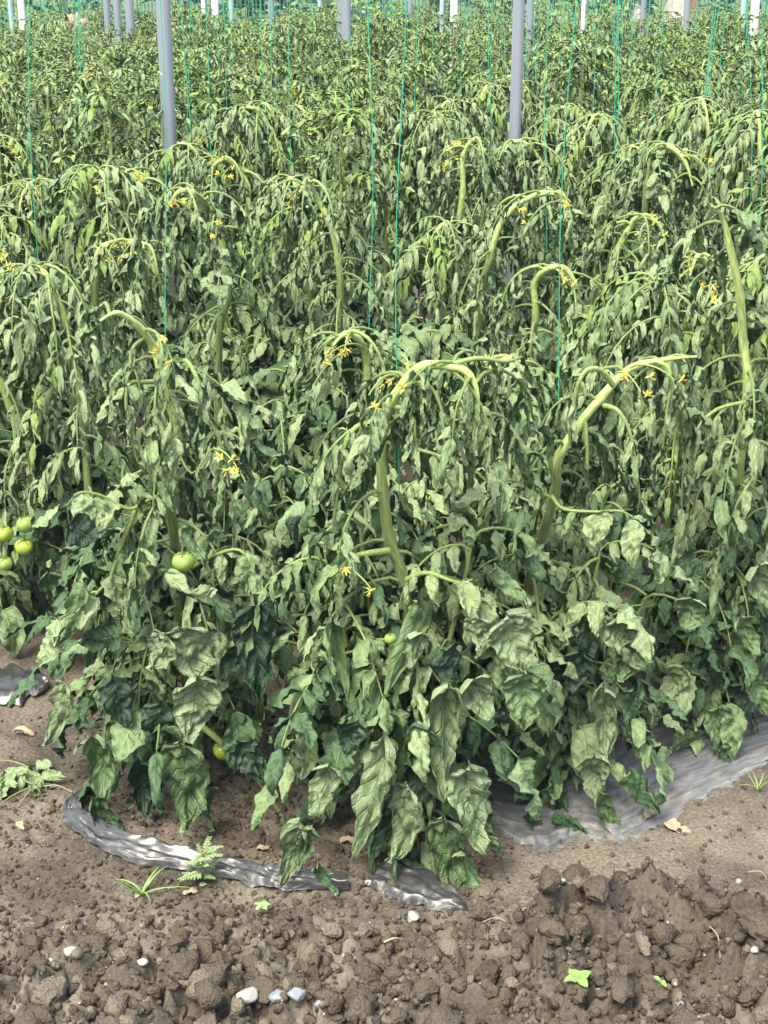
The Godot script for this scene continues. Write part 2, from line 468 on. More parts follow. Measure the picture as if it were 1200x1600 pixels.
func make_ground() -> void:
	var xs := []; var zs := []
	var a := 0.0
	var step := 0.0085
	while a < 150.0:
		if a > 1.05: step *= 1.13
		a += step
		xs.append(a); xs.push_front(-a)
	xs.insert(xs.size() / 2, 0.0)
	a = -1.55; step = 0.0085
	var back := []
	while a < 30.0:
		back.push_front(a)
		step *= 1.3; a += step
	zs = back
	a = -1.55; step = 0.0085
	while a > -220.0:
		if a < -2.75: step *= 1.07
		a -= step
		zs.append(a)
	var v := PackedVector3Array(); var c := PackedColorArray(); var n := PackedVector3Array(); var ix := PackedInt32Array()
	var w: int = xs.size()
	for z in zs:
		for x in xs:
			var y := gh(x, z)
			v.append(Vector3(x, y, z))
			# drier pale crust and damp brown patches, mixed by a slow noise
			var dry := clampf(0.5 + 0.9 * roll_noise.get_noise_2d(x * 2.3 + 40.0, z * 2.3) + 0.35 * fine.get_noise_2d(x * 500.0, z * 500.0 + 7.0), 0.0, 1.0)
			var wet := smoothstep(0.12, 0.35, x) * (1.0 - smoothstep(-2.12, -2.0, z)) * smoothstep(-2.75, -2.35, z)
			dry = clampf(dry + 0.25 * wet, 0.0, 1.0)
			var col := Color(0.088, 0.075, 0.062).lerp(Color(0.205, 0.178, 0.145), dry)
			if x > 0.1 and z > -2.5:
				col = col.lerp(Color(0.09, 0.074, 0.059), 0.75 * exp(-pow(seg_dist(x, z, RIDGE) / 0.09, 2.0)))
			if z < -15.0:
				col = col.lerp(Color(0.13, 0.17, 0.06), smoothstep(-15.0, -16.5, z))
			c.append(col)
	var h: int = zs.size()
	for i in h:
		for j in w:
			var dx := v[i * w + mini(j + 1, w - 1)] - v[i * w + maxi(j - 1, 0)]
			var dz := v[mini(i + 1, h - 1) * w + j] - v[maxi(i - 1, 0) * w + j]
			n.append(dx.cross(dz).normalized() * -1.0 if dx.cross(dz).y < 0.0 else dx.cross(dz).normalized())
	for i in h - 1:
		for j in w - 1:
			var q := i * w + j
			ix.append_array(PackedInt32Array([q, q + w + 1, q + 1, q, q + w, q + w + 1]))
	# rows run from near to far, so this winding faces up
	var arr := []
	arr.resize(Mesh.ARRAY_MAX)
	arr[Mesh.ARRAY_VERTEX] = v; arr[Mesh.ARRAY_NORMAL] = n; arr[Mesh.ARRAY_COLOR] = c; arr[Mesh.ARRAY_INDEX] = ix
	var g := single("ground", to_mesh([arr], [M.soil]), [], "", "", Transform3D())
	g.set_meta("kind", "structure")

func rock(seed_at: float, rough: float, rings := 14, sides := 20) -> ArrayMesh:
	var p := []
	var cuts := []
	for i in 13:
		var c := Vector3(rng.randfn(), rng.randfn(), rng.randfn()).normalized()
		cuts.append([c, rng.randf_range(0.68, 0.98)])
	for i in rings + 1:
		var th := PI * i / rings
		for j in sides + 1:
			var f := TAU * (j % sides) / sides
			var d := Vector3(sin(th) * cos(f), cos(th), sin(th) * sin(f))
			var r := 1.0 + rough * fine.get_noise_3d(d.x * 90.0 + seed_at, d.y * 90.0, d.z * 90.0) + rough * 0.6 * fine.get_noise_3d(d.x * 230.0 + seed_at, d.y * 230.0, d.z * 230.0)
			var cut := 1.15
			for k in cuts:
				var dt: float = d.dot(k[0])
				if dt > 0.05: cut = minf(cut, k[1] / dt)
			p.append(d * cut * r)
	var am := ArrayMesh.new()
	grid_surface(am, p, rings, sides, true, 0.0, M.soil_clod)
	return am

# ---------------------------------------------------------------- plastic film
func film(called: String, near: Array, far: Array, nu: int, nv: int, wrinkle: float, mat: Material, lift: float, curl: float, label: String, stretch := 1.0) -> void:
	var a := smooth(near, 8); var b := smooth(far, 8)
	var p := []
	for i in nu + 1:
		var u := float(i) / nu
		for j in nv + 1:
			var v := float(j) / nv
			var fl := 0.3 if stretch > 1.1 else 1.0
			var q := along(a, u).lerp(along(b, u), v + (1.0 - smoothstep(0.0, 0.14, v)) * (0.025 * fine.get_noise_1d(u * 700.0) + 0.012 * fine.get_noise_1d(u * 3200.0) + 0.02) if stretch < 1.0 else 0.5 + (v - 0.5) * (0.72 if stretch == 1.0 else 1.0) * (1.0 - 0.85 * smoothstep(0.86, 1.0, u)) * (1.0 + 0.45 * fine.get_noise_2d(u * 700.0 * fl, v * 20.0)))
			q.x += 0.006 * fine.get_noise_2d(u * 300.0 * fl, v * 9.0); q.z += 0.008 * fine.get_noise_2d(u * 260.0 * fl + 50.0, v * 9.0)
			var w := 0.0
			if stretch < 1.0:     # a taut sheet: a few long folds run along it
				for k in 9:
					var at := fposmod(k * 0.137 + 0.05, 1.0) + 0.05 * sin(u * 3.0 + k * 2.1) + 0.12 * (u - 0.5) * sin(k * 1.7)
					var g := (v - at) / (0.008 + 0.006 * sin(k * 5.0))
					w += wrinkle * (0.6 + 0.6 * sin(k * 3.3 + u * 4.0)) * exp(-g * g)
				w += wrinkle * 0.8 * fine.get_noise_2d(u * 150.0, v * 900.0) + wrinkle * 0.7 * fine.get_noise_2d(q.x * 300.0, q.z * 300.0)
			else:                 # a crumpled strip
				w = wrinkle * (1.3 * fine.get_noise_2d(u * 260.0 * fl, v * 150.0) + 0.8 * crease.get_noise_2d(u * 0.5 * fl + 2.0, v * 0.16 + u * 0.5 * fl) + 0.5 * fine.get_noise_2d(u * 900.0 * fl, v * 250.0))
			if stretch < 1.0: w -= 0.022 * pow(1.0 - smoothstep(0.0, 0.35, v), 2.0)
			w -= (0.006 if stretch < 1.0 else 0.014) * (1.0 - smoothstep(0.0, 0.03 if stretch < 1.0 else 0.2, v))
			q.y = 0.024 * roll_noise.get_noise_2d(q.x, q.z) + 0.02 * smoothstep(-2.3, -2.6, q.z) * (1.0 - smoothstep(-3.0, -2.8, q.z)) * smoothstep(-0.75, -0.55, q.x) + 0.004 + lift + w + curl * v * v
			p.append(q)
	var am := ArrayMesh.new()
	grid_surface(am, p, nu, nv, false, 0.0, mat)
	grid_surface(am, p, nu, nv, true, 0.0006, mat)
	single(called, am, [], label, "plastic film", Transform3D())

# ---------------------------------------------------------------- materials
func mat(c: Color, rough: float, spec := 0.5) -> StandardMaterial3D:
	var m := StandardMaterial3D.new()
	m.albedo_color = c.linear_to_srgb()
	m.roughness = rough
	m.metallic_specular = spec
	return m

func noise_tex(freq: float, oct: int, lo: Color, hi: Color, s: int, size := 512, cellular := false, as_normal := false, ends := [0.0, 1.0]) -> NoiseTexture2D:
	var f := FastNoiseLite.new()
	f.noise_type = FastNoiseLite.TYPE_CELLULAR if cellular else FastNoiseLite.TYPE_SIMPLEX_SMOOTH
	f.frequency = freq; f.fractal_octaves = oct; f.seed = s
	var t := NoiseTexture2D.new()
	t.width = size; t.height = size; t.seamless = true; t.noise = f
	t.as_normal_map = as_normal
	if not as_normal:
		var g := Gradient.new()
		g.offsets = PackedFloat32Array(ends); g.colors = PackedColorArray([lo, hi])
		t.color_ramp = g
	return t

func leaf_textures() -> Array:
	var w := 128; var h := 256
	var col := Image.create(w, h, false, Image.FORMAT_RGB8)
	var under := Image.create(w, h, false, Image.FORMAT_RGB8)
	var hi := Image.create(w, h, false, Image.FORMAT_RGB8)
	for y in h:
		var u := float(y) / h
		for x in w:
			var v := 2.0 * x / w - 1.0
			var av := absf(v)
			var k := (u - av * 0.16) * 8.0 + (0.35 if v > 0.0 else 0.0) + 0.12 * fine.get_noise_2d(x * 1.5, y * 1.5)
			var dist := absf(fposmod(k, 1.0) - 0.5) * 2.0       # 1 on a side vein
			var vein := smoothstep(0.80, 0.97, dist) * (1.0 - 0.45 * av)
			vein = maxf(vein, 1.0 - smoothstep(0.02, 0.07, av))
			var net := 1.0 - smoothstep(0.0, 0.22, absf(fine.get_noise_2d(x * 9.0, y * 6.0)))
			vein = maxf(vein, net * 0.35)
			var blotch := fine.get_noise_2d(x * 1.1 + 300.0, y * 0.8)
			var grain := fine.get_noise_2d(x * 14.0, y * 14.0 + 90.0)
			var b := 0.84 + 0.10 * blotch + 0.06 * grain
			var fleck := smoothstep(0.42, 0.56, fine.get_noise_2d(x * 3.1 + 700.0, y * 3.1)) * smoothstep(0.35, 0.9, av)
			vein *= 1.0 - fleck
			col.set_pixel(x, y, Color(b * (1.0 + 0.1 * fleck), b * (1.0 - 0.25 * fleck), b * (1.0 - 0.3 * fleck)) if fleck > 0.05 else Color(b * (1.0 - 0.06 * vein), b * (1.0 - 0.04 * vein), b * (1.0 - 0.12 * vein)))
			var c2 := 0.80 + 0.10 * blotch + 0.05 * grain
			under.set_pixel(x, y, Color(c2 + 0.10 * vein, c2 + 0.12 * vein, c2 - 0.03 * vein))
			var hh := 0.62 - 0.5 * vein + 0.12 * grain + 0.2 * (1.0 - dist) * 0.6
			hi.set_pixel(x, y, Color(hh, hh, hh))
	var nm: Image = hi.duplicate()
	nm.bump_map_to_normal_map(5.0)
	return [ImageTexture.create_from_image(col), ImageTexture.create_from_image(under), ImageTexture.create_from_image(nm)]

func film_texture(base: float, mud: float, s: float) -> ImageTexture:
	var im := Image.create(512, 512, false, Image.FORMAT_RGB8)
	for y in 512:            # y runs along the film
		for x in 512:
			var streak := fine.get_noise_2d(x * 11.0 + s, y * 0.55) * 0.6 + fine.get_noise_2d(x * 34.0 + s, y * 1.6 + 40.0) * 0.4
			var scuff := fine.get_noise_2d(x * 3.0 + s, y * 2.2 + 500.0)
			var g := base + 0.15 * streak + 0.10 * scuff + 0.05 * fine.get_noise_2d(x * 60.0, y * 60.0)
			var patch := fine.get_noise_2d(x * 1.3 + s * 2.0, y * 0.9 + 200.0) + 0.45 * fine.get_noise_2d(x * 8.0, y * 8.0 + s) + 0.3 * fine.get_noise_2d(x * 40.0, y * 40.0)
			var m := smoothstep(0.10, 0.42, patch + mud - 0.55 * smoothstep(20.0, 200.0, x))
			var c := Color(g, g * 1.01, g * 1.035).lerp(Color(0.50, 0.475, 0.44) * (0.85 + 0.3 * scuff), m)
			im.set_pixel(x, y, c)
	return ImageTexture.create_from_image(im)

func make_materials() -> void:
	var lt := leaf_textures()
	# tones: 0 grey green, 1 paler, 2 dark and fresh, 3 yellowish, 4 and 5 the brighter far plants
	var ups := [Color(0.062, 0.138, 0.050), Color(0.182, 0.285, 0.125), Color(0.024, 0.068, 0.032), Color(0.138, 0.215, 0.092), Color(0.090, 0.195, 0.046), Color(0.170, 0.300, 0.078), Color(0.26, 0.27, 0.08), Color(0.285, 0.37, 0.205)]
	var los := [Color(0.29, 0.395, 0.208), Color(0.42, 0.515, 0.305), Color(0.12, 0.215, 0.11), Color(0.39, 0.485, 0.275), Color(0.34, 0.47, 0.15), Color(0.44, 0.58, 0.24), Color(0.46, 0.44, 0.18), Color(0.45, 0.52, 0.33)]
	for i in ups.size():
		ups[i] *= Color(0.91, 0.97, 0.89); los[i] *= Color(0.93, 0.99, 0.92)
		for s in 2:
			var m := mat(ups[i] if s == 0 else los[i], 0.42 if s == 0 else 0.55, 0.55 if s == 0 else 0.45)
			m.albedo_texture = lt[s]
			m.normal_enabled = true; m.normal_texture = lt[2]; m.normal_scale = 1.5 if s == 0 else -1.5
			m.backlight_enabled = true; m.backlight = Color(0.35, 0.5, 0.12).linear_to_srgb() * 0.6
			if s == 0: upper.append(m)
			else: lower.append(m)
	M.stem = mat(Color.WHITE, 0.5, 0.4)
	M.stem.vertex_color_use_as_albedo = true
	M.stem.albedo_texture = noise_tex(0.03, 4, Color(0.62, 0.66, 0.55), Color(1, 1, 1), 5, 256)
	M.stem.uv1_scale = Vector3(1.0, 0.7, 1.0)
	M.stem.rim_enabled = true; M.stem.rim = 0.3
	M.yellow = mat(Color(0.78, 0.65, 0.13), 0.6, 0.3)
	M.yellow.backlight_enabled = true; M.yellow.backlight = Color(0.5, 0.4, 0.05)
	M.tomatoes = [mat(Color(0.27, 0.36, 0.045), 0.24), mat(Color(0.22, 0.33, 0.07), 0.26)]
	M.calyx = mat(Color(0.11, 0.17, 0.05), 0.6)
	M.string = mat(Color(0.03, 0.36, 0.22), 0.5)
	M.wire = mat(Color(0.35, 0.37, 0.38), 0.4); M.wire.metallic = 0.8
	M.pole = mat(Color(0.33, 0.37, 0.42), 0.42, 0.5); M.pole.metallic = 0.25
	M.pole.albedo_texture = noise_tex(0.01, 4, Color(0.78, 0.78, 0.8), Color(1, 1, 1), 15, 256)
	M.pole_white = mat(Color(0.74, 0.79, 0.80), 0.5)
	M.pole_green = mat(Color(0.30, 0.46, 0.44), 0.5)
	M.soil = mat(Color.WHITE, 0.93, 0.25)
	M.soil.vertex_color_use_as_albedo = true
	var grain := noise_tex(0.045, 5, Color(0.78, 0.77, 0.75), Color(1.0, 1.0, 1.0), 31, 1024, false, false, [0.25, 0.8])
	M.soil.albedo_texture = grain
	M.soil.uv1_triplanar = true; M.soil.uv1_world_triplanar = true; M.soil.uv1_scale = Vector3.ONE * 2.3
	M.soil.heightmap_enabled = true
	M.soil.heightmap_texture = noise_tex(0.03, 6, Color.BLACK, Color.WHITE, 32, 1024)
	M.soil.heightmap_scale = 0.35
	M.soil_clod = mat(Color(0.118, 0.097, 0.076), 0.93, 0.25)
	M.soil_clod.albedo_texture = grain
	M.soil_clod.uv1_triplanar = true; M.soil_clod.uv1_world_triplanar = true; M.soil_clod.uv1_scale = Vector3.ONE * 5.0
	M.soil_clod.heightmap_enabled = true; M.soil_clod.heightmap_texture = M.soil.heightmap_texture; M.soil_clod.heightmap_scale = 0.5
	M.clod_dry = M.soil_clod.duplicate(); M.clod_dry.albedo_color = Color(0.195, 0.166, 0.132).linear_to_srgb()
	M.clod_dark = M.soil_clod.duplicate(); M.clod_dark.albedo_color = Color(0.088, 0.072, 0.057).linear_to_srgb()
	M.stones = [mat(Color(0.50, 0.47, 0.41), 0.7), mat(Color(0.33, 0.36, 0.39), 0.6), mat(Color(0.47, 0.45, 0.41), 0.7), mat(Color(0.42, 0.34, 0.26), 0.8)]
	for m in M.stones:
		m.albedo_texture = noise_tex(0.03, 4, Color(0.6, 0.6, 0.6), Color(1, 1, 1), 61, 256)
		m.uv1_triplanar = true; m.uv1_scale = Vector3.ONE * 0.7
	M.film_grey = mat(Color.WHITE, 0.5, 0.6)
	M.film_grey.albedo_texture = film_texture(0.40, 0.12, 0.0)
	M.film_grey.uv1_scale = Vector3(1.0, 1.0, 1.0)
	M.film_black = mat(Color(0.055, 0.058, 0.065), 0.36, 0.6)
	M.film_black.albedo_texture = noise_tex(0.01, 5, Color(0.4, 0.4, 0.42), Color(1, 1, 1), 72, 512)
	M.film_black.uv1_triplanar = true; M.film_black.uv1_world_triplanar = true
	M.film_edge = mat(Color.WHITE, 0.36, 0.7)
	M.film_edge.albedo_texture = film_texture(0.20, -0.05, 90.0)
	M.film_edge.uv1_scale = Vector3(0.7, 2.0, 1.0)
	M.weed = mat(Color(0.19, 0.29, 0.085), 0.6); M.weed.backlight_enabled = true; M.weed.backlight = Color(0.3, 0.45, 0.1)
	M.weed_pale = mat(Color(0.22, 0.31, 0.14), 0.7); M.weed_pale.backlight_enabled = true; M.weed_pale.backlight = Color(0.3, 0.4, 0.15)
	M.dry = mat(Color(0.30, 0.24, 0.16), 0.8)
	M.straw = mat(Color(0.33, 0.28, 0.20), 0.8)
	M.net = mat(Color(0.03, 0.20, 0.17), 0.6)
	M.bush = mat(Color(0.075, 0.15, 0.035), 0.65); M.bush.backlight_enabled = true; M.bush.backlight = Color(0.2, 0.35, 0.05)
	M.bush_light = mat(Color(0.17, 0.26, 0.06), 0.65); M.bush_light.backlight_enabled = true; M.bush_light.backlight = Color(0.3, 0.4, 0.08)
	M.bush_dark = mat(Color(0.025, 0.06, 0.035), 0.7)
	M.bark = mat(Color(0.10, 0.08, 0.06), 0.9)
	M.rust = mat(Color(0.17, 0.07, 0.045), 0.8)
	M.pale_wall = mat(Color(0.50, 0.48, 0.44), 0.8)

func make_small_meshes() -> void:
	# flower: swept-back petals round a cone, pointing along +y
	M.flower_meshes = []
	for k in 3:
		var sets := []
		var np := 5 + (k % 2)
		for i in np:
			var am := ArrayMesh.new()
			var p := []
			var swing := rng.randf_range(-0.25, 0.35)
			for a in 6:
				var u := a / 5.0
				var wd := 0.26 * sin(PI * pow(u * 0.93 + 0.05, 0.7))
				for b in 3:
					var v := float(b) - 1.0
					var r := 0.1 + u * 0.95
					p.append(Vector3(v * wd, 0.12 + swing * u - 0.45 * u * u + 0.1 * absf(v) * u, r))
			grid_surface(am, p, 5, 2, true, 0.0, M.yellow)
			sets.append(moved(am.surface_get_arrays(0), Transform3D(Basis(Vector3.UP, TAU * i / np + rng.randf_range(-0.15, 0.15)), Vector3.ZERO)))
			sets[sets.size() - 1][Mesh.ARRAY_COLOR] = null
		var cone := tube_arrays([Vector3(0, 0.05, 0), Vector3(0, 0.35, 0), Vector3(0, 0.75, 0)], 0.2, 0.07, 6, Color.WHITE, Color.WHITE)
		cone[Mesh.ARRAY_COLOR] = null
		sets.append(cone)
		var base := tube_arrays([Vector3(0, -0.45, 0), Vector3(0, -0.15, 0), Vector3(0, 0.1, 0)], 0.06, 0.22, 6, Color(0.3, 0.38, 0.13), Color(0.3, 0.38, 0.13))
		M.flower_meshes.append(to_mesh([merge(sets), base], [M.yellow, M.stem]))
	# fruit: a flattened, faintly ribbed globe with a dimple
	var q := []
	for i in 15:
		var th := PI * i / 14.0
		for j in 25:
			var f := TAU * (j % 24) / 24.0
			var r := sin(th) * (1.0 + 0.05 * cos(5.0 * f) * sin(th) * (0.4 + 0.6 * (1.0 if th < 1.6 else 0.3)))
			q.append(Vector3(r * cos(f), 0.86 * cos(th) - 0.2 * exp(-pow(th / 0.42, 2.0)), r * sin(f)))
	var fm := ArrayMesh.new()
	grid_surface(fm, q, 14, 24, true, 0.0, M.tomatoes[0])
	M.tomato_mesh = fm
	var cal := []
	for i in 5:
		var am := ArrayMesh.new()
		var p := []
		for a in 5:
			var u := a / 4.0
			for b in 3:
				p.append(Vector3((b - 1) * 0.13 * (1.0 - u * 0.85), 0.72 + 0.18 * u - 0.45 * u * u * rng.randf_range(0.3, 1.0), u * 0.85))
		grid_surface(am, p, 4, 2, true, 0.01, M.calyx)
		cal.append(moved(am.surface_get_arrays(0), Transform3D(Basis(Vector3.UP, TAU * i / 5), Vector3.ZERO)))
	var nub := tube_arrays([Vector3(0, 0.6, 0), Vector3(0.02, 0.95, 0), Vector3(0.12, 1.3, 0.05)], 0.11, 0.08, 6, Color.WHITE, Color.WHITE)
	nub[Mesh.ARRAY_COLOR] = null
	for c in cal: c[Mesh.ARRAY_COLOR] = null
	M.calyx_mesh = to_mesh([merge(cal + [nub])], [M.calyx])
	# leaflets: length 1, several habits
	pool = {"wide": [], "rolled": [], "small": [], "turgid": [], "drape": []}
	for i in 14:
		pool.drape.append(blade(rng.randf_range(-50, 0), rng.randf_range(-125, -85), rng.randf_range(0.21, 0.28), rng.randf_range(1.0, 2.4), rng.randf_range(-0.9, 0.9), rng.randf_range(-0.7, 0.7), 28, 14, 0.2, 1.2))
		pool.wide.append(blade(rng.randf_range(-50, -5), rng.randf_range(-105, -80), rng.randf_range(0.23, 0.31), rng.randf_range(0.9, 2.0) * (1 if i % 3 else -1), rng.randf_range(-0.8, 0.8), rng.randf_range(-0.45, 0.45), 22, 12, 0.18, 1.4))
		pool.rolled.append(blade(rng.randf_range(-60, 10), rng.randf_range(-125, -80), rng.randf_range(0.14, 0.21), rng.randf_range(1.7, 3.0) * (1 if i % 3 == 0 else -1), rng.randf_range(-1.6, 1.6), rng.randf_range(-0.5, 0.5), 18, 10, 0.3, 1.4))
		pool.turgid.append(blade(rng.randf_range(-25, 25), rng.randf_range(-80, -35), rng.randf_range(0.24, 0.33), rng.randf_range(0.5, 1.4) * (1 if i % 2 else -1), rng.randf_range(-0.7, 0.7), rng.randf_range(-0.45, 0.45), 18, 10, 0.16, 1.2))
	for i in 14:
		pool.small.append(blade(rng.randf_range(-60, 20), rng.randf_range(-130, -75), rng.randf_range(0.12, 0.19), rng.randf_range(1.6, 3.0) * (1 if i % 3 == 0 else -1), rng.randf_range(-1.5, 1.5), rng.randf_range(-0.7, 0.7), 14, 6, 0.38, 1.5))
	for kind in ["wilted", "low", "perky", "bush"]:
		far_leaf[kind] = []
		for i in 14:
			far_leaf[kind].append(make_far_leaf(kind))

# ---------------------------------------------------------------- other things
func pole(x: float, z: float, r: float, m: Material, label: String, group := "") -> void:
	var o := thing("support_pole", label, "pole", Vector3(x, 0, z), group)
	var c := CylinderMesh.new()
	c.top_radius = r; c.bottom_radius = r; c.height = 2.5; c.radial_segments = 24
	part("tube", c, o, [m], Transform3D(Basis(), Vector3(0, 1.2, 0)))
	var k := TorusMesh.new()
	k.inner_radius = r * 0.98; k.outer_radius = r * 1.25; k.rings = 20; k.ring_segments = 8
	part("clamp", k, o, [M.wire], Transform3D(Basis(), Vector3(0, 2.2, 0)))

func line_mesh(a: Vector3, b: Vector3, r: float, sway: float, n := 8) -> ArrayMesh:
	var pts := []
	var ph := rng.randf() * 6.28
	for i in n + 1:
		var t := float(i) / n
		pts.append(a.lerp(b, t) + Vector3(sin(t * 7.0 + ph), 0, cos(t * 5.0 + ph)) * sway * sin(PI * t))
	var arr := tube_arrays(pts, r, r, 5, Color.WHITE, Color.WHITE)
	arr[Mesh.ARRAY_COLOR] = null
	return to_mesh([arr], [M.string])

func training_string(top: Vector3, foot: Vector3, r: float, label: String, group := "green training strings") -> void:
	single("training_string", line_mesh(Vector3.ZERO, foot - top, r, 0.012, 16), [M.string], label, "string", Transform3D(Basis(), top), group)

func bush(at: Vector3, r: float, h: float, m: Material, label: String, called := "weed_bush", category := "weed", leaves := 420, leaf_size := 0.05) -> void:
	var o := thing(called, label, category, at, "weeds and shrubs beyond the field")
	var stems := []
	h *= 1.22
	for i in 6:
		var y := rng.randf() * TAU
		stems.append(tube_arrays(stalk(Vector3.ZERO, y, h * 0.9, 85, 50), 0.012, 0.004, 5, Color(0.1, 0.14, 0.05), Color(0.2, 0.26, 0.08)))
	part("stems", to_mesh([merge(stems)], [M.stem]), o)
	var v := PackedVector3Array(); var n := PackedVector3Array()
	for i in leaves:
		var cl := rng.randi() % 9
		var f := cl * 2.4
		var centre := Vector3(sin(f) * r * 0.6, h * (0.35 + 0.5 * fposmod(cl * 0.37, 1.0)), cos(f) * r * 0.6)
		var d := Vector3(rng.randfn(), rng.randfn(), rng.randfn()).normalized() * pow(rng.randf(), 0.4)
		var p := centre + d * Vector3(r * 0.55, h * 0.3, r * 0.55)
		p.y = maxf(p.y, 0.02)
		var b := Basis.from_euler(Vector3(rng.randf_range(-0.9, 0.9), rng.randf() * TAU, rng.randf_range(-0.7, 0.7))) * Basis.from_scale(Vector3.ONE * leaf_size * rng.randf_range(0.6, 1.4))
		var fs := 1.0
		var q := [Vector3(0, 0, 0), Vector3(0.35, 0.1, 0.5), Vector3(0, 0, 1.2), Vector3(-0.35, 0.1, 0.5)]
		for k in [0, 1, 2, 0, 2, 3]:
			v.append(p + b * q[k]); n.append((b * Vector3.UP).normalized() * fs)
	var arr := []
	arr.resize(Mesh.ARRAY_MAX)
	arr[Mesh.ARRAY_VERTEX] = v; arr[Mesh.ARRAY_NORMAL] = n
	part("foliage", to_mesh([arr], [m]), o).set_meta("kind", "stuff")

func grass_blade(length: float, width: float, e0: float, e1: float) -> Array:
	var p := []
	var pts := stalk(Vector3.ZERO, 0.0, length, e0, e1)
	for i in pts.size():
		var u := float(i) / (pts.size() - 1)
		for b in 3:
			p.append(pts[i] + Vector3((b - 1) * width * (1.0 - u * 0.92) * (0.6 + 0.8 * minf(u * 3.0, 0.6)), absf(b - 1.0) * width * 0.3, 0))
	var am := ArrayMesh.new()
	grid_surface(am, p, pts.size() - 1, 2, true, 0.0, M.weed)
	return am.surface_get_arrays(0)

func tuft(at: Vector3, n: int, length: float, width: float, m: Material, label: String) -> void:
	at.y = gh(at.x, at.z)
	var o := thing("grass_tuft", label, "weed", at)
	for i in n:
		part("blade", to_mesh([grass_blade(length * rng.randf_range(0.6, 1.15), width, rng.randf_range(40, 85), rng.randf_range(-35, 45))], [m]), o, [], Transform3D(Basis(Vector3.UP, i * 2.4 + rng.randf()), Vector3.ZERO))

func fern_weed(at: Vector3, label: String) -> void:
	at.y = gh(at.x, at.z)
	var o := thing("feathery_weed", label, "weed", at)
	for i in 15:
		var base := Vector3(0, 0.0 + 0.004 * i, 0)
		var length := rng.randf_range(0.026, 0.055)
		var frond := stalk(base, i * 2.4, length, rng.randf_range(25, 78), rng.randf_range(-25, 35))
		var sets := []
		for k in 8:
			var t := 0.22 + 0.78 * k / 7.0
			for s in [-1.0, 1.0]:
				var p := along(frond, t)
				var d := along(frond, minf(t + 0.1, 1.0)) - along(frond, t - 0.1)
				var am := blade(15, -15, 0.26, -0.3, 0.1, 0.0, 5, 2, 0.5)
				chord.erase(am)
				var sc := length * 0.36 * (1.15 - 0.7 * t)
				sets.append(moved(am.surface_get_arrays(0), Transform3D(Basis(Vector3.UP, atan2(d.x, d.z) + s * (1.0 - 0.4 * t)) * Basis.from_scale(Vector3.ONE * sc), p)))
		for st in sets: st[Mesh.ARRAY_COLOR] = null
		part("frond", to_mesh([merge(sets), tube_arrays(frond, 0.0016, 0.0006, 4, Color(0.25, 0.2, 0.1), Color(0.3, 0.4, 0.18))], [M.weed_pale, M.stem]), o)

func seedling(at: Vector3, n: int, size: float, m: Material, label: String) -> void:
	at.y = gh(at.x, at.z) + 0.018
	var o := thing("seedling", label, "seedling", at)
	part("stem", to_mesh([tube_arrays([Vector3.ZERO, Vector3(0, size * 0.3, 0), Vector3(0, size * 0.6, 0)], 0.0015, 0.001, 5, Color(0.3, 0.4, 0.12), Color(0.3, 0.45, 0.12))], [M.stem]), o)
	for i in n:
		var am := blade(20, -15, 0.33, -0.4, 0.0, 0.0, 8, 4, 0.0, 0.3)
		chord.erase(am)
		part("leaf", am, o, [m, m], Transform3D(Basis(Vector3.UP, TAU * i / n + 0.5) * Basis.from_scale(Vector3.ONE * size), Vector3(0, size * 0.55, 0)))

func stone(at: Vector3, w: float, m: Material, label: String, squash := 0.7) -> void:
	at.y = gh(at.x, at.z) + w * squash * 0.34
	single("stone", M.pebbles[rng.randi() % 6], [m], label, "stone", Transform3D(Basis(Vector3.UP, rng.randf() * TAU) * Basis.from_scale(Vector3(w * 0.5, w * 0.5 * squash, w * 0.42)), at), "pale stones in the soil")

func dead_leaf(at: Vector3, size: float, m: Material, yaw: float, label: String) -> void:
	at.y = gh(at.x, at.z) + 0.008
	var am := blade(25, -30, 0.26, -1.3, 0.8, 0.3, 10, 6, 0.2)
	chord.erase(am)
	single("dead_leaf", am, [m, m], label, "dead leaf", Transform3D(Basis(Vector3.UP, yaw) * Basis.from_scale(Vector3.ONE * size), at), "dead leaves and straw on the soil")

func straw(a: Vector3, b: Vector3, r: float, label: String) -> void:
	a.y = gh(a.x, a.z) + 0.006; b.y = gh(b.x, b.z) + 0.006
	var mid := (a + b) * 0.5 + Vector3(0.004, 0.012, 0.004)
	var arr := tube_arrays(smooth([Vector3.ZERO, mid - a, b - a], 4), r, r * 0.7, 5, Color.WHITE, Color.WHITE)
	arr[Mesh.ARRAY_COLOR] = null
	single("straw", to_mesh([arr], [M.straw]), [], label, "straw", Transform3D(Basis(), a), "dead leaves and straw on the soil")

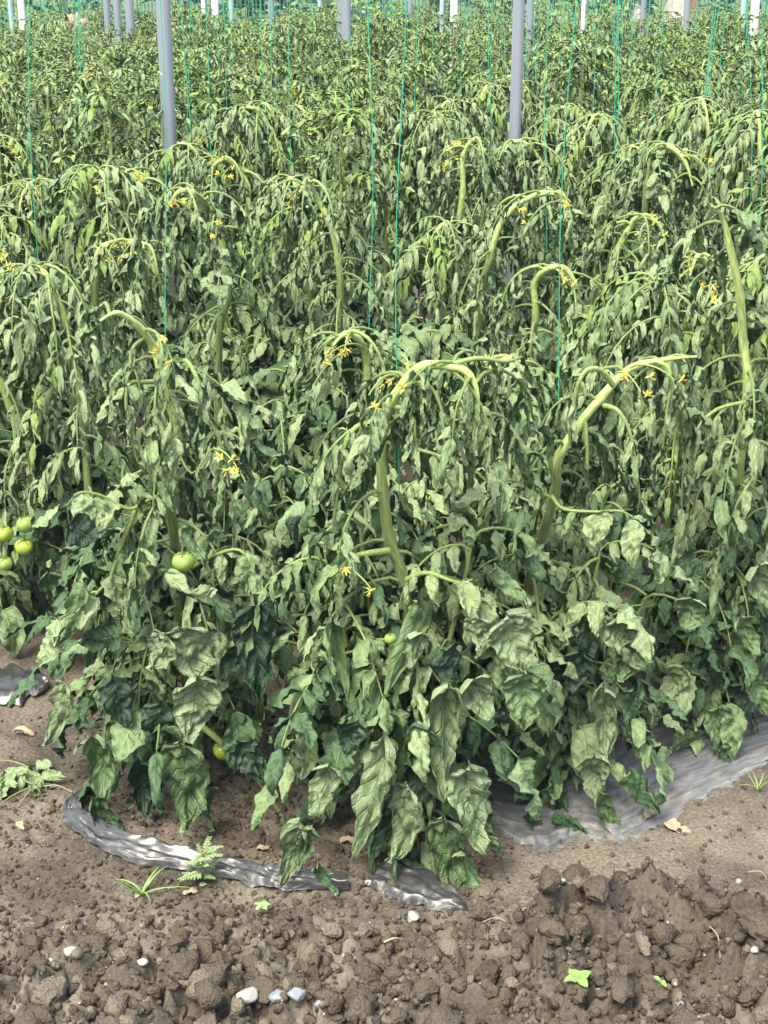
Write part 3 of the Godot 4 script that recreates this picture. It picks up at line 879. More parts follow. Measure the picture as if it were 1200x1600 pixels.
# ================================================================ scene
func _ready() -> void:
	rng.seed = 20240611
	var cam := Camera3D.new()
	cam.name = "camera"
	cam.fov = 38.19
	cam.position = Vector3(0, 1.5, 0)
	cam.rotation_degrees = Vector3(-20.2, 0, 0)
	cam.near = 0.05; cam.far = 600.0
	add_child(cam)
	cam.current = true
	var we := WorldEnvironment.new()
	we.name = "environment"
	var env := Environment.new()
	env.background_mode = Environment.BG_SKY
	var sky := Sky.new()
	var sm := ProceduralSkyMaterial.new()
	sm.sky_top_color = Color(0.78, 0.84, 0.92)
	sm.sky_horizon_color = Color(0.88, 0.90, 0.93)
	sm.sky_curve = 0.2
	sm.ground_bottom_color = Color(0.30, 0.28, 0.22)
	sm.ground_horizon_color = Color(0.55, 0.56, 0.52)
	sm.sky_energy_multiplier = 1.0
	sky.sky_material = sm
	env.sky = sky
	env.tonemap_mode = Environment.TONE_MAPPER_LINEAR
	env.tonemap_exposure = 2.4
	env.sdfgi_enabled = true; env.ssao_enabled = true; env.ssil_enabled = true
	env.fog_enabled = true; env.fog_density = 0.0016; env.fog_light_color = Color(0.80, 0.90, 0.88)
	we.environment = env
	add_child(we)
	var sun := DirectionalLight3D.new()
	sun.name = "sun"
	sun.light_energy = 1.15
	sun.light_color = Color(1.0, 0.965, 0.90)
	sun.light_angular_distance = 30.0
	sun.shadow_enabled = true
	add_child(sun)
	sun.look_at_from_position(Vector3(-2.0, 5.6, 3.0), Vector3.ZERO)

	for f in [[lump, 13.0, 3], [crumb, 46.0, 8]]:
		f[0].noise_type = FastNoiseLite.TYPE_CELLULAR
		f[0].cellular_return_type = FastNoiseLite.RETURN_DISTANCE
		f[0].cellular_jitter = 1.0
		f[0].frequency = f[1]; f[0].seed = f[2]; f[0].fractal_type = FastNoiseLite.FRACTAL_NONE
	lump.cellular_return_type = FastNoiseLite.RETURN_DISTANCE2_SUB
	lump_high.noise_type = FastNoiseLite.TYPE_CELLULAR
	lump_high.cellular_return_type = FastNoiseLite.RETURN_CELL_VALUE
	lump_high.frequency = lump.frequency; lump_high.seed = lump.seed; lump_high.fractal_type = FastNoiseLite.FRACTAL_NONE
	roll_noise.frequency = 1.6; roll_noise.seed = 11; roll_noise.fractal_octaves = 3
	fine.frequency = 0.02; fine.seed = 21; fine.fractal_octaves = 3
	fine.noise_type = FastNoiseLite.TYPE_SIMPLEX_SMOOTH
	crease.frequency = 9.0; crease.seed = 5; crease.fractal_octaves = 3
	crease.fractal_type = FastNoiseLite.FRACTAL_RIDGED
	make_materials()
	make_small_meshes()
	M.rocks = []; M.pebbles = []
	for i in 6:
		M.rocks.append(rock(i * 77.0, 0.32))
		M.pebbles.append(rock(i * 31.0, 0.10))
	make_ground()
	build_film()
	build_field()
	build_heroes()
	build_poles()
	build_strings()
	build_background()
	build_soil_things()

func build_film() -> void:
	film("film_strip", [Vector3(-0.577, 0.000, -2.534), Vector3(-0.609, 0.000, -2.447), Vector3(-0.599, 0.000, -2.385), Vector3(-0.523, 0.000, -2.310), Vector3(-0.422, 0.000, -2.255), Vector3(-0.304, 0.000, -2.223), Vector3(-0.222, 0.000, -2.185), Vector3(-0.165, 0.000, -2.162), Vector3(-0.061, 0.000, -2.158)], [Vector3(-0.545, 0.000, -2.498), Vector3(-0.575, 0.000, -2.447), Vector3(-0.568, 0.000, -2.411), Vector3(-0.508, 0.000, -2.359), Vector3(-0.405, 0.000, -2.300), Vector3(-0.298, 0.000, -2.269), Vector3(-0.221, 0.000, -2.235), Vector3(-0.156, 0.000, -2.200), Vector3(-0.058, 0.000, -2.181)], 130, 10, 0.0055, M.film_edge, 0.008, 0.016, "crumpled grey strip of mulch film curling out of the soil below the leftmost front plant")
	film("film_scrap", [Vector3(-0.036, 0.000, -2.185), Vector3(0.000, 0.000, -2.158), Vector3(0.044, 0.000, -2.134), Vector3(0.086, 0.000, -2.110), Vector3(0.133, 0.000, -2.089)], [Vector3(0.000, 0.000, -2.235), Vector3(0.045, 0.000, -2.227), Vector3(0.084, 0.000, -2.190), Vector3(0.109, 0.000, -2.143), Vector3(0.138, 0.000, -2.103)], 40, 14, 0.006, M.film_edge, 0.006, 0.006, "small grey pocket of mulch film half buried below the middle plant", 1.2)
	film("mulch_film", [Vector3(0.171, 0.000, -2.452), Vector3(0.222, 0.000, -2.325), Vector3(0.287, 0.000, -2.275), Vector3(0.354, 0.000, -2.308), Vector3(0.416, 0.000, -2.295), Vector3(0.485, 0.000, -2.359), Vector3(0.611, 0.000, -2.456), Vector3(0.760, 0.000, -2.566), Vector3(1.093, 0.000, -2.811)], [Vector3(0.137, 0.000, -2.811), Vector3(0.226, 0.000, -2.930), Vector3(0.334, 0.000, -3.025), Vector3(0.444, 0.000, -3.091), Vector3(0.538, 0.000, -3.125), Vector3(0.663, 0.000, -3.160), Vector3(0.788, 0.000, -3.178), Vector3(0.917, 0.000, -3.213), Vector3(1.266, 0.000, -3.344)], 150, 110, 0.005, M.film_grey, 0.008, 0.0, "large weathered grey sheet of mulch film under the right front plants", 0.35)
	film("mulch_film", [Vector3(-1.284, 0.000, -3.125), Vector3(-1.055, 0.000, -3.160), Vector3(-0.880, 0.000, -3.185), Vector3(-0.691, 0.000, -3.231), Vector3(-0.463, 0.000, -3.250), Vector3(-0.265, 0.000, -3.287), Vector3(0.000, 0.000, -3.325)], [Vector3(-1.478, 0.000, -3.679), Vector3(-1.203, 0.000, -3.679), Vector3(-0.996, 0.000, -3.679), Vector3(-0.773, 0.000, -3.679), Vector3(-0.515, 0.000, -3.679), Vector3(-0.292, 0.000, -3.679), Vector3(0.000, 0.000, -3.679)], 90, 26, 0.014, M.film_black, 0.01, 0.0, "black mulch film in the shade behind the leftmost front plant", 0.5)
	film("film_scrap", [Vector3(-0.889, 0.000, -2.870), Vector3(-0.807, 0.000, -2.876), Vector3(-0.772, 0.000, -2.906), Vector3(-0.742, 0.000, -2.936)], [Vector3(-0.925, 0.000, -3.006), Vector3(-0.855, 0.000, -3.019), Vector3(-0.795, 0.000, -3.006), Vector3(-0.752, 0.000, -2.968)], 24, 12, 0.008, M.film_edge, 0.01, 0.0, "pale scrap of mulch film on bare soil at the left edge", 1.2)

func build_heroes() -> void:
	rng.seed = 77
	var h: Array
	# front row, left
	h = hero("front tomato plant on the left, bent at the tip, one green tomato halfway up", Vector3(-0.442, 0.000, -2.559), [Vector3(-0.442, -0.001, -2.560), Vector3(-0.418, 0.190, -2.560), Vector3(-0.387, 0.365, -2.560), Vector3(-0.388, 0.490, -2.540), Vector3(-0.390, 0.612, -2.530), Vector3(-0.376, 0.700, -2.540), Vector3(-0.387, 0.754, -2.560), Vector3(-0.397, 0.814, -2.560), Vector3(-0.408, 0.866, -2.560), Vector3(-0.429, 0.911, -2.530), Vector3(-0.456, 0.945, -2.500), Vector3(-0.480, 0.936, -2.480)], 0.0105, 0.0045, 21, 0.30)
	var r: Node3D = h[0]
	arch(r, [Vector3(-0.390, 0.807, -2.550), Vector3(-0.354, 0.853, -2.530), Vector3(-0.329, 0.836, -2.500), Vector3(-0.319, 0.798, -2.490), Vector3(-0.323, 0.751, -2.490)], 0.0055, 0.07)
	arch(r, [Vector3(-0.399, 0.809, -2.550), Vector3(-0.425, 0.816, -2.520), Vector3(-0.445, 0.818, -2.500), Vector3(-0.450, 0.775, -2.490), Vector3(-0.438, 0.677, -2.500)], 0.0055, 0.085, "rolled", 5)
	arch(r, [Vector3(-0.415, 0.892, -2.550), Vector3(-0.437, 0.879, -2.530), Vector3(-0.444, 0.853, -2.520), Vector3(-0.432, 0.829, -2.510), Vector3(-0.423, 0.769, -2.510)], 0.004, 0.06)
	arch(r, [Vector3(-0.389, 0.619, -2.510), Vector3(-0.430, 0.602, -2.490), Vector3(-0.455, 0.597, -2.470), Vector3(-0.497, 0.625, -2.460), Vector3(-0.534, 0.635, -2.450), Vector3(-0.558, 0.611, -2.450)], 0.0045, 0.085, "wide", 3, 0.5)
	arch(r, [Vector3(-0.441, 0.596, -2.490), Vector3(-0.471, 0.530, -2.470), Vector3(-0.494, 0.470, -2.450), Vector3(-0.539, 0.429, -2.430), Vector3(-0.576, 0.413, -2.410)], 0.005, 0.095, "wide", 4, 0.25)
	arch(r, [Vector3(-0.375, 0.707, -2.520), Vector3(-0.340, 0.660, -2.480), Vector3(-0.296, 0.714, -2.460), Vector3(-0.281, 0.646, -2.450), Vector3(-0.284, 0.562, -2.450)], 0.0026, 0.075)
	arch(r, [Vector3(-0.378, 0.447, -2.520), Vector3(-0.311, 0.505, -2.470), Vector3(-0.257, 0.526, -2.450), Vector3(-0.229, 0.480, -2.440), Vector3(-0.225, 0.405, -2.440)], 0.004, 0.10, "wide", 3)
	arch(r, [Vector3(-0.408, 0.220, -2.500), Vector3(-0.359, 0.187, -2.460), Vector3(-0.303, 0.150, -2.430), Vector3(-0.238, 0.087, -2.410), Vector3(-0.196, 0.021, -2.400)], 0.0085, 0.05, "rolled", 0, 0.9)
	truss(r, Vector3(-0.303, 0.705, -2.470) - r.position, 0.6, 4, 0.021)
	truss(r, Vector3(-0.406, 0.892, -2.540) - r.position, 0.4, 3, 0.019)
	tomato(r, Vector3(-0.359, 0.504, -2.450) - r.position, 0.021)
	tomato(r, Vector3(-0.427, 0.493, -2.470) - r.position, 0.009)
	tomato(r, Vector3(-0.283, 0.179, -2.480) - r.position, 0.0175)
	tomato(r, Vector3(-0.301, 0.117, -2.460) - r.position, 0.021)
	for q in [[[Vector3(-0.356, 0.414, -2.380), Vector3(-0.335, 0.300, -2.380)], 92, "drape", 1, 0.1], [[Vector3(-0.382, 0.401, -2.380), Vector3(-0.416, 0.333, -2.380)], 60, "drape", 1, -0.4], [[Vector3(-0.326, 0.327, -2.360), Vector3(-0.350, 0.199, -2.360)], 88, "drape", 1, 0.15], [[Vector3(-0.361, 0.210, -2.340), Vector3(-0.363, 0.025, -2.340)], 86, "drape", 3, -0.1], [[Vector3(-0.226, 0.460, -2.400), Vector3(-0.223, 0.258, -2.400)], 74, "drape", 2, 0.3], [[Vector3(-0.572, 0.304, -2.400), Vector3(-0.617, 0.169, -2.400)], 50, "drape", 1, -0.5], [[Vector3(-0.518, 0.491, -2.400), Vector3(-0.581, 0.367, -2.400)], 44, "rolled", 1, -0.6], [[Vector3(-0.501, 0.452, -2.420), Vector3(-0.566, 0.383, -2.420)], 42, "rolled", 1, 2.6], [[Vector3(-0.445, 0.140, -2.400), Vector3(-0.440, 0.015, -2.400)], 66, "drape", 2, 0.3], [[Vector3(-0.526, 0.193, -2.400), Vector3(-0.519, 0.039, -2.400)], 64, "drape", 0, -0.3], [[Vector3(-0.533, 0.068, -2.390), Vector3(-0.486, -0.020, -2.390)], 60, "rolled", 0, 0.4], [[Vector3(-0.460, 0.383, -2.420), Vector3(-0.542, 0.364, -2.420)], 52, "turgid", 0, -0.2], [[Vector3(-0.488, 0.300, -2.420), Vector3(-0.465, 0.196, -2.420)], 60, "turgid", 2, 0.2], [[Vector3(-0.404, 0.248, -2.420), Vector3(-0.417, 0.156, -2.420)], 60, "turgid", 2, 0.1], [[Vector3(-0.128, 0.246, -2.400), Vector3(-0.128, 0.084, -2.400)], 70, "turgid", 2, 0.0], [[Vector3(-0.333, 0.596, -2.400), Vector3(-0.308, 0.531, -2.400)], 42, "rolled", 1, 0.5], [[Vector3(-0.381, 0.515, -2.400), Vector3(-0.293, 0.479, -2.400)], 40, "rolled", 1, 2.8], [[Vector3(-0.303, 0.079, -2.400), Vector3(-0.318, -0.010, -2.400)], 40, "rolled", 0, 0.6], [[Vector3(-0.267, 0.180, -2.400), Vector3(-0.213, 0.093, -2.400)], 52, "drape", 2, 0.3], [[Vector3(-0.548, 0.586, -2.420), Vector3(-0.494, 0.562, -2.420)], 60, "turgid", 2, 0.2], [[Vector3(-0.248, 0.364, -2.420), Vector3(-0.291, 0.287, -2.420)], 50, "turgid", 2, 0.2]]:
		hung(r, q[0][0] - r.position, q[0][1] - r.position, q[1] / 2311.0 * 2.75, q[2], q[3], q[4])
	for q in [[Vector3(-0.477, 0.479, -2.600)], [Vector3(-0.307, 0.505, -2.600)], [Vector3(-0.415, 0.307, -2.660)], [Vector3(-0.249, 0.389, -2.660)], [Vector3(-0.477, 0.280, -2.600)]]:
		shoot(r, q[0], 13)
	# front row, middle
	h = hero("middle front tomato plant with a thick pale stem tip arched over to the right", Vector3(0.030, 0.000, -2.429), [Vector3(0.030, 0.018, -2.400), Vector3(0.033, 0.246, -2.400), Vector3(0.041, 0.423, -2.400), Vector3(0.036, 0.497, -2.400), Vector3(0.007, 0.558, -2.400), Vector3(0.004, 0.652, -2.400), Vector3(-0.002, 0.744, -2.400), Vector3(0.009, 0.807, -2.380), Vector3(0.036, 0.862, -2.370), Vector3(0.065, 0.886, -2.360), Vector3(0.105, 0.890, -2.350), Vector3(0.134, 0.879, -2.340), Vector3(0.147, 0.842, -2.340), Vector3(0.145, 0.774, -2.340)], 0.0115, 0.0042, 23, 0.29)
	r = h[0]
	arch(r, [Vector3(-0.004, 0.768, -2.390), Vector3(-0.030, 0.784, -2.370), Vector3(-0.051, 0.780, -2.350), Vector3(-0.066, 0.752, -2.340), Vector3(-0.075, 0.702, -2.340), Vector3(-0.087, 0.604, -2.340)], 0.0062, 0.075, "rolled", 5)
	arch(r, [Vector3(0.013, 0.811, -2.380), Vector3(0.034, 0.816, -2.350), Vector3(0.048, 0.799, -2.330), Vector3(0.055, 0.759, -2.320), Vector3(0.095, 0.740, -2.310), Vector3(0.107, 0.650, -2.310)], 0.0052, 0.075, "rolled", 5)
	arch(r, [Vector3(0.015, 0.818, -2.380), Vector3(0.042, 0.859, -2.350), Vector3(0.073, 0.862, -2.330), Vector3(0.094, 0.824, -2.320), Vector3(0.111, 0.736, -2.320), Vector3(0.116, 0.646, -2.320)], 0.004, 0.07, "rolled", 6)
	arch(r, [Vector3(0.007, 0.553, -2.380), Vector3(-0.027, 0.560, -2.350), Vector3(-0.055, 0.555, -2.340), Vector3(-0.076, 0.526, -2.330), Vector3(-0.083, 0.406, -2.330)], 0.0065, 0.08, "rolled", 5)
	arch(r, [Vector3(0.040, 0.499, -2.380), Vector3(0.072, 0.524, -2.350), Vector3(0.109, 0.520, -2.330), Vector3(0.158, 0.501, -2.320), Vector3(0.181, 0.440, -2.310)], 0.005, 0.10, "wide", 3)
	arch(r, [Vector3(0.105, 0.890, -2.350), Vector3(0.151, 0.905, -2.340), Vector3(0.199, 0.894, -2.360), Vector3(0.229, 0.892, -2.400)], 0.005, 0.05, "small", 3, 0.3)
	truss(r, Vector3(0.023, 0.865, -2.370) - r.position, -0.6, 3, 0.019)
	truss(r, Vector3(0.029, 0.897, -2.370) - r.position, 0.2, 2, 0.018)
	truss(r, Vector3(-0.071, 0.538, -2.330) - r.position, 0.5, 2, 0.017)
	tomato(r, Vector3(0.011, 0.423, -2.300) - r.position, 0.011)
	for q in [[[Vector3(0.108, 0.368, -2.240), Vector3(0.104, 0.149, -2.240)], 68, "drape", 1, 0.0], [[Vector3(0.144, 0.232, -2.220), Vector3(0.170, 0.058, -2.220)], 78, "drape", 1, 0.3], [[Vector3(0.099, 0.144, -2.200), Vector3(0.112, -0.029, -2.200)], 68, "drape", 3, -0.1], [[Vector3(0.135, 0.078, -2.200), Vector3(0.216, -0.037, -2.200)], 60, "rolled", 1, 0.5], [[Vector3(0.000, 0.291, -2.220), Vector3(-0.054, 0.045, -2.220)], 62, "drape", 1, -0.5], [[Vector3(0.035, 0.199, -2.220), Vector3(0.009, 0.041, -2.220)], 70, "drape", 1, -0.7], [[Vector3(-0.093, 0.230, -2.220), Vector3(-0.129, 0.135, -2.220)], 62, "drape", 1, -0.2], [[Vector3(-0.141, 0.151, -2.180), Vector3(-0.177, 0.020, -2.180)], 56, "drape", 1, -0.4], [[Vector3(-0.119, 0.141, -2.170), Vector3(-0.143, 0.059, -2.170)], 50, "drape", 0, 0.5], [[Vector3(-0.115, 0.072, -2.160), Vector3(-0.077, 0.021, -2.160)], 34, "rolled", 0, 0.2], [[Vector3(0.203, 0.492, -2.260), Vector3(0.236, 0.384, -2.260)], 84, "drape", 1, 0.3], [[Vector3(0.150, 0.486, -2.260), Vector3(0.156, 0.427, -2.260)], 50, "drape", 1, -0.2], [[Vector3(0.238, 0.391, -2.260), Vector3(0.237, 0.276, -2.260)], 76, "drape", 0, 0.15], [[Vector3(0.059, 0.512, -2.280), Vector3(0.002, 0.335, -2.280)], 48, "rolled", 1, -0.4], [[Vector3(0.065, 0.448, -2.280), Vector3(0.044, 0.382, -2.280)], 44, "drape", 1, 0.4], [[Vector3(0.151, 0.378, -2.250), Vector3(0.175, 0.299, -2.250)], 70, "drape", 1, 0.2], [[Vector3(0.077, 0.282, -2.260), Vector3(0.044, 0.207, -2.260)], 64, "turgid", 0, 0.0], [[Vector3(-0.044, 0.283, -2.280), Vector3(-0.067, 0.221, -2.280)], 60, "turgid", 2, 0.0], [[Vector3(0.056, 0.208, -2.280), Vector3(0.062, 0.118, -2.280)], 60, "turgid", 2, 0.0], [[Vector3(0.098, 0.418, -2.280), Vector3(0.126, 0.357, -2.280)], 60, "turgid", 2, 0.3], [[Vector3(0.185, 0.156, -2.260), Vector3(0.211, 0.026, -2.260)], 50, "rolled", 0, 0.8], [[Vector3(-0.086, 0.477, -2.280), Vector3(-0.061, 0.321, -2.280)], 42, "rolled", 1, 0.2], [[Vector3(0.181, 0.570, -2.280), Vector3(0.242, 0.501, -2.280)], 36, "rolled", 1, 0.5], [[Vector3(0.269, 0.539, -2.300), Vector3(0.214, 0.585, -2.300)], 40, "rolled", 0, 0.1], [[Vector3(0.023, 0.072, -2.250), Vector3(0.068, 0.012, -2.250)], 40, "rolled", 0, 1.0]]:
		hung(r, q[0][0] - r.position, q[0][1] - r.position, q[1] / 2311.0 * 2.6, q[2], q[3], q[4])
	for q in [[Vector3(-0.107, 0.550, -2.420)], [Vector3(-0.046, 0.592, -2.500)], [Vector3(0.157, 0.574, -2.420)], [Vector3(0.082, 0.455, -2.500)], [Vector3(-0.152, 0.350, -2.450)], [Vector3(-0.034, 0.392, -2.360)], [Vector3(0.115, 0.348, -2.400)]]:
		shoot(r, q[0], 13)
	# front row, right of the middle
	h = hero("front tomato plant leaning to the right with a bare pale stem standing on grey film", Vector3(0.322, 0.000, -2.621), [Vector3(0.320, 0.012, -2.600), Vector3(0.299, 0.169, -2.600), Vector3(0.278, 0.334, -2.600), Vector3(0.280, 0.435, -2.580), Vector3(0.307, 0.599, -2.550), Vector3(0.317, 0.664, -2.540), Vector3(0.351, 0.727, -2.540), Vector3(0.386, 0.779, -2.550), Vector3(0.418, 0.816, -2.560), Vector3(0.457, 0.835, -2.570), Vector3(0.504, 0.841, -2.580), Vector3(0.560, 0.843, -2.600)], 0.0105, 0.004, 19, 0.30)
	r = h[0]
	arch(r, [Vector3(0.402, 0.813, -2.510), Vector3(0.375, 0.846, -2.490), Vector3(0.349, 0.847, -2.480), Vector3(0.334, 0.821, -2.470), Vector3(0.325, 0.757, -2.470), Vector3(0.325, 0.711, -2.470)], 0.006, 0.065, "small", 4)
	arch(r, [Vector3(0.481, 0.850, -2.530), Vector3(0.498, 0.842, -2.520), Vector3(0.502, 0.816, -2.510), Vector3(0.497, 0.772, -2.500), Vector3(0.494, 0.701, -2.500)], 0.0045, 0.065)
	arch(r, [Vector3(0.386, 0.779, -2.500), Vector3(0.404, 0.778, -2.480), Vector3(0.421, 0.757, -2.470), Vector3(0.435, 0.714, -2.460), Vector3(0.452, 0.619, -2.460)], 0.0052, 0.07, "rolled", 4)
	arch(r, [Vector3(0.301, 0.611, -2.500), Vector3(0.319, 0.597, -2.470), Vector3(0.373, 0.599, -2.450), Vector3(0.420, 0.606, -2.430), Vector3(0.462, 0.570, -2.430)], 0.004, 0.085, "wide", 4, 0.3)
	arch(r, [Vector3(0.301, 0.605, -2.500), Vector3(0.262, 0.632, -2.490), Vector3(0.215, 0.651, -2.470), Vector3(0.181, 0.631, -2.460)], 0.004, 0.085, "turgid", 3, 0.3)
	arch(r, [Vector3(0.355, 0.748, -2.500), Vector3(0.360, 0.680, -2.490), Vector3(0.360, 0.632, -2.490)], 0.004, 0.05, "small", 1)
	arch(r, [Vector3(0.287, 0.312, -2.530), Vector3(0.318, 0.383, -2.490), Vector3(0.370, 0.426, -2.450), Vector3(0.417, 0.427, -2.420)], 0.004, 0.1, "wide", 3, 0.4)
	truss(r, Vector3(0.408, 0.828, -2.530) - r.position, 0.3, 2, 0.02)
	truss(r, Vector3(0.435, 0.837, -2.540) - r.position, 0.9, 2, 0.016)
	for q in [[[Vector3(0.302, 0.177, -2.460), Vector3(0.244, 0.023, -2.460)], 76, "drape", 0, -0.4], [[Vector3(0.397, 0.269, -2.440), Vector3(0.409, 0.120, -2.440)], 62, "drape", 1, -0.1], [[Vector3(0.385, 0.139, -2.420), Vector3(0.387, 0.040, -2.420)], 62, "drape", 1, -0.2], [[Vector3(0.394, 0.073, -2.400), Vector3(0.441, -0.035, -2.400)], 52, "drape", 0, 0.5], [[Vector3(0.450, 0.107, -2.420), Vector3(0.513, 0.017, -2.420)], 46, "rolled", 0, 0.7], [[Vector3(0.421, 0.412, -2.440), Vector3(0.470, 0.301, -2.440)], 74, "drape", 1, 0.3], [[Vector3(0.447, 0.355, -2.440), Vector3(0.428, 0.277, -2.440)], 60, "drape", 0, 0.0], [[Vector3(0.316, 0.058, -2.460), Vector3(0.348, -0.016, -2.460)], 48, "rolled", 0, 0.6], [[Vector3(0.456, 0.254, -2.460), Vector3(0.468, 0.147, -2.460)], 40, "rolled", 0, 0.3], [[Vector3(0.358, 0.332, -2.460), Vector3(0.344, 0.241, -2.460)], 60, "turgid", 2, 0.0], [[Vector3(0.320, 0.310, -2.480), Vector3(0.300, 0.217, -2.480)], 56, "turgid", 2, 0.0], [[Vector3(0.479, 0.174, -2.460), Vector3(0.483, 0.099, -2.460)], 44, "drape", 0, 0.4], [[Vector3(0.355, 0.396, -2.460), Vector3(0.377, 0.306, -2.460)], 50, "turgid", 2, 0.4], [[Vector3(0.280, 0.045, -2.400), Vector3(0.299, -0.040, -2.400)], 34, "rolled", 2, 0.6], [[Vector3(0.309, 0.018, -2.400), Vector3(0.378, -0.010, -2.400)], 30, "rolled", 0, 0.3], [[Vector3(0.417, 0.489, -2.480), Vector3(0.476, 0.464, -2.480)], 50, "rolled", 0, 0.3], [[Vector3(0.550, 0.434, -2.460), Vector3(0.543, 0.371, -2.460)], 80, "drape", 0, -0.2]]:
		hung(r, q[0][0] - r.position, q[0][1] - r.position, q[1] / 2311.0 * 2.8, q[2], q[3], q[4])
	for q in [[Vector3(0.230, 0.466, -2.600)], [Vector3(0.411, 0.479, -2.600)], [Vector3(0.356, 0.331, -2.700)], [Vector3(0.513, 0.348, -2.660)], [Vector3(0.198, 0.325, -2.620)], [Vector3(0.360, 0.274, -2.500)]]:
		shoot(r, q[0], 13)
	# front row, right edge
	h = hero("tall front tomato plant at the right edge with a dark upright stem", Vector3(0.727, 0.000, -2.826), [Vector3(0.724, -0.008, -2.840), Vector3(0.664, 0.152, -2.840), Vector3(0.695, 0.270, -2.840), Vector3(0.726, 0.385, -2.840), Vector3(0.718, 0.511, -2.840), Vector3(0.720, 0.619, -2.840), Vector3(0.718, 0.726, -2.840), Vector3(0.709, 0.803, -2.840), Vector3(0.678, 0.911, -2.810), Vector3(0.652, 1.001, -2.790), Vector3(0.635, 1.063, -2.780), Vector3(0.601, 1.087, -2.760)], 0.011, 0.0045, 24, 0.30, 0.115, 0.078, 0.72)
	r = h[0]
	arch(r, [Vector3(0.711, 0.700, -2.800), Vector3(0.645, 0.696, -2.760), Vector3(0.604, 0.666, -2.730), Vector3(0.582, 0.605, -2.720), Vector3(0.580, 0.516, -2.710)], 0.0045, 0.08, "rolled", 4)
	arch(r, [Vector3(0.709, 0.605, -2.800), Vector3(0.741, 0.628, -2.770), Vector3(0.773, 0.598, -2.740), Vector3(0.787, 0.496, -2.730)], 0.0045, 0.085, "rolled", 4)
	arch(r, [Vector3(0.711, 0.531, -2.800), Vector3(0.731, 0.565, -2.760), Vector3(0.689, 0.513, -2.720), Vector3(0.671, 0.440, -2.700)], 0.0045, 0.08, "rolled", 4)
	truss(r, Vector3(0.631, 0.930, -2.780) - r.position, -0.5, 4, 0.02)
	tomato(r, Vector3(0.624, 0.242, -2.740) - r.position, 0.012)
	tomato(r, Vector3(0.622, 0.209, -2.750) - r.position, 0.013)
	for q in [[[Vector3(0.589, 0.201, -2.660), Vector3(0.550, 0.124, -2.660)], 52, "drape", 1, -0.4], [[Vector3(0.664, 0.126, -2.640), Vector3(0.683, -0.011, -2.640)], 52, "drape", 0, 0.1], [[Vector3(0.624, 0.070, -2.640), Vector3(0.557, -0.002, -2.640)], 44, "rolled", 1, -0.4], [[Vector3(0.687, 0.044, -2.620), Vector3(0.710, -0.020, -2.620)], 42, "rolled", 0, 0.5], [[Vector3(0.730, 0.188, -2.660), Vector3(0.764, 0.092, -2.660)], 46, "drape", 0, 0.4], [[Vector3(0.541, 0.115, -2.660), Vector3(0.539, 0.037, -2.660)], 50, "drape", 1, 0.2], [[Vector3(0.692, 0.307, -2.660), Vector3(0.737, 0.223, -2.660)], 60, "drape", 0, 0.5], [[Vector3(0.727, 0.147, -2.700), Vector3(0.733, 0.074, -2.700)], 60, "turgid", 2, 0.2], [[Vector3(0.656, 0.233, -2.700), Vector3(0.650, 0.132, -2.700)], 50, "turgid", 2, 0.1], [[Vector3(0.721, 0.415, -2.660), Vector3(0.760, 0.320, -2.660)], 60, "drape", 1, 0.2], [[Vector3(0.567, 0.413, -2.700), Vector3(0.620, 0.372, -2.700)], 60, "turgid", 0, 0.2]]:
		hung(r, q[0][0] - r.position, q[0][1] - r.position, q[1] / 2311.0 * 3.0, q[2], q[3], q[4])
	for q in [[Vector3(0.619, 0.386, -2.800)], [Vector3(0.772, 0.358, -2.800)], [Vector3(0.707, 0.237, -2.950)], [Vector3(0.796, 0.483, -2.840)], [Vector3(0.627, 0.186, -2.800)]]:
		shoot(r, q[0], 13)
	# second row, left edge
	h = hero("tomato plant at the left edge with a cluster of green tomatoes", Vector3(-0.946, 0.000, -3.363), [Vector3(-0.916, 0.010, -3.340), Vector3(-0.877, 0.138, -3.340), Vector3(-0.890, 0.271, -3.340), Vector3(-0.877, 0.407, -3.320), Vector3(-0.865, 0.471, -3.320), Vector3(-0.883, 0.579, -3.320), Vector3(-0.896, 0.656, -3.320), Vector3(-0.871, 0.696, -3.310), Vector3(-0.814, 0.708, -3.290), Vector3(-0.794, 0.666, -3.280)], 0.0115, 0.005, 20, 0.30)
	r = h[0]
	for q in [[[Vector3(-0.790, 0.347, -3.060)], 0.022], [[Vector3(-0.800, 0.292, -3.060)], 0.0215], [[Vector3(-0.843, 0.323, -3.060)], 0.021], [[Vector3(-0.846, 0.252, -3.060)], 0.018], [[Vector3(-0.875, 0.280, -3.060)], 0.02]]:
		tomato(r, q[0][0] - r.position, q[1])
	arch(r, [Vector3(-0.891, 0.278, -3.320), Vector3(-0.848, 0.306, -3.290), Vector3(-0.824, 0.301, -3.260), Vector3(-0.835, 0.252, -3.240)], 0.004, 0.05, "small", 0, 0.5)
	truss(r, Vector3(-0.843, 0.907, -3.300) - r.position, 0.2, 4, 0.02)
	for q in [[[Vector3(-0.870, 0.155, -3.200), Vector3(-0.870, 0.023, -3.200)], 36, "rolled", 0, 0.2], [[Vector3(-0.912, 0.114, -3.200), Vector3(-0.899, -0.002, -3.200)], 60, "drape", 2, 0.1], [[Vector3(-0.754, 0.220, -3.100), Vector3(-0.733, 0.109, -3.100)], 60, "drape", 0, 0.2], [[Vector3(-0.761, 0.493, -3.200), Vector3(-0.765, 0.354, -3.200)], 60, "drape", 2, 0.2]]:
		hung(r, q[0][0] - r.position, q[0][1] - r.position, q[1] / 2311.0 * 3.5, q[2], q[3], q[4])
	for q in [[Vector3(-0.974, 0.286, -3.300)], [Vector3(-0.772, 0.413, -3.400)]]:
		shoot(r, q[0], 13)
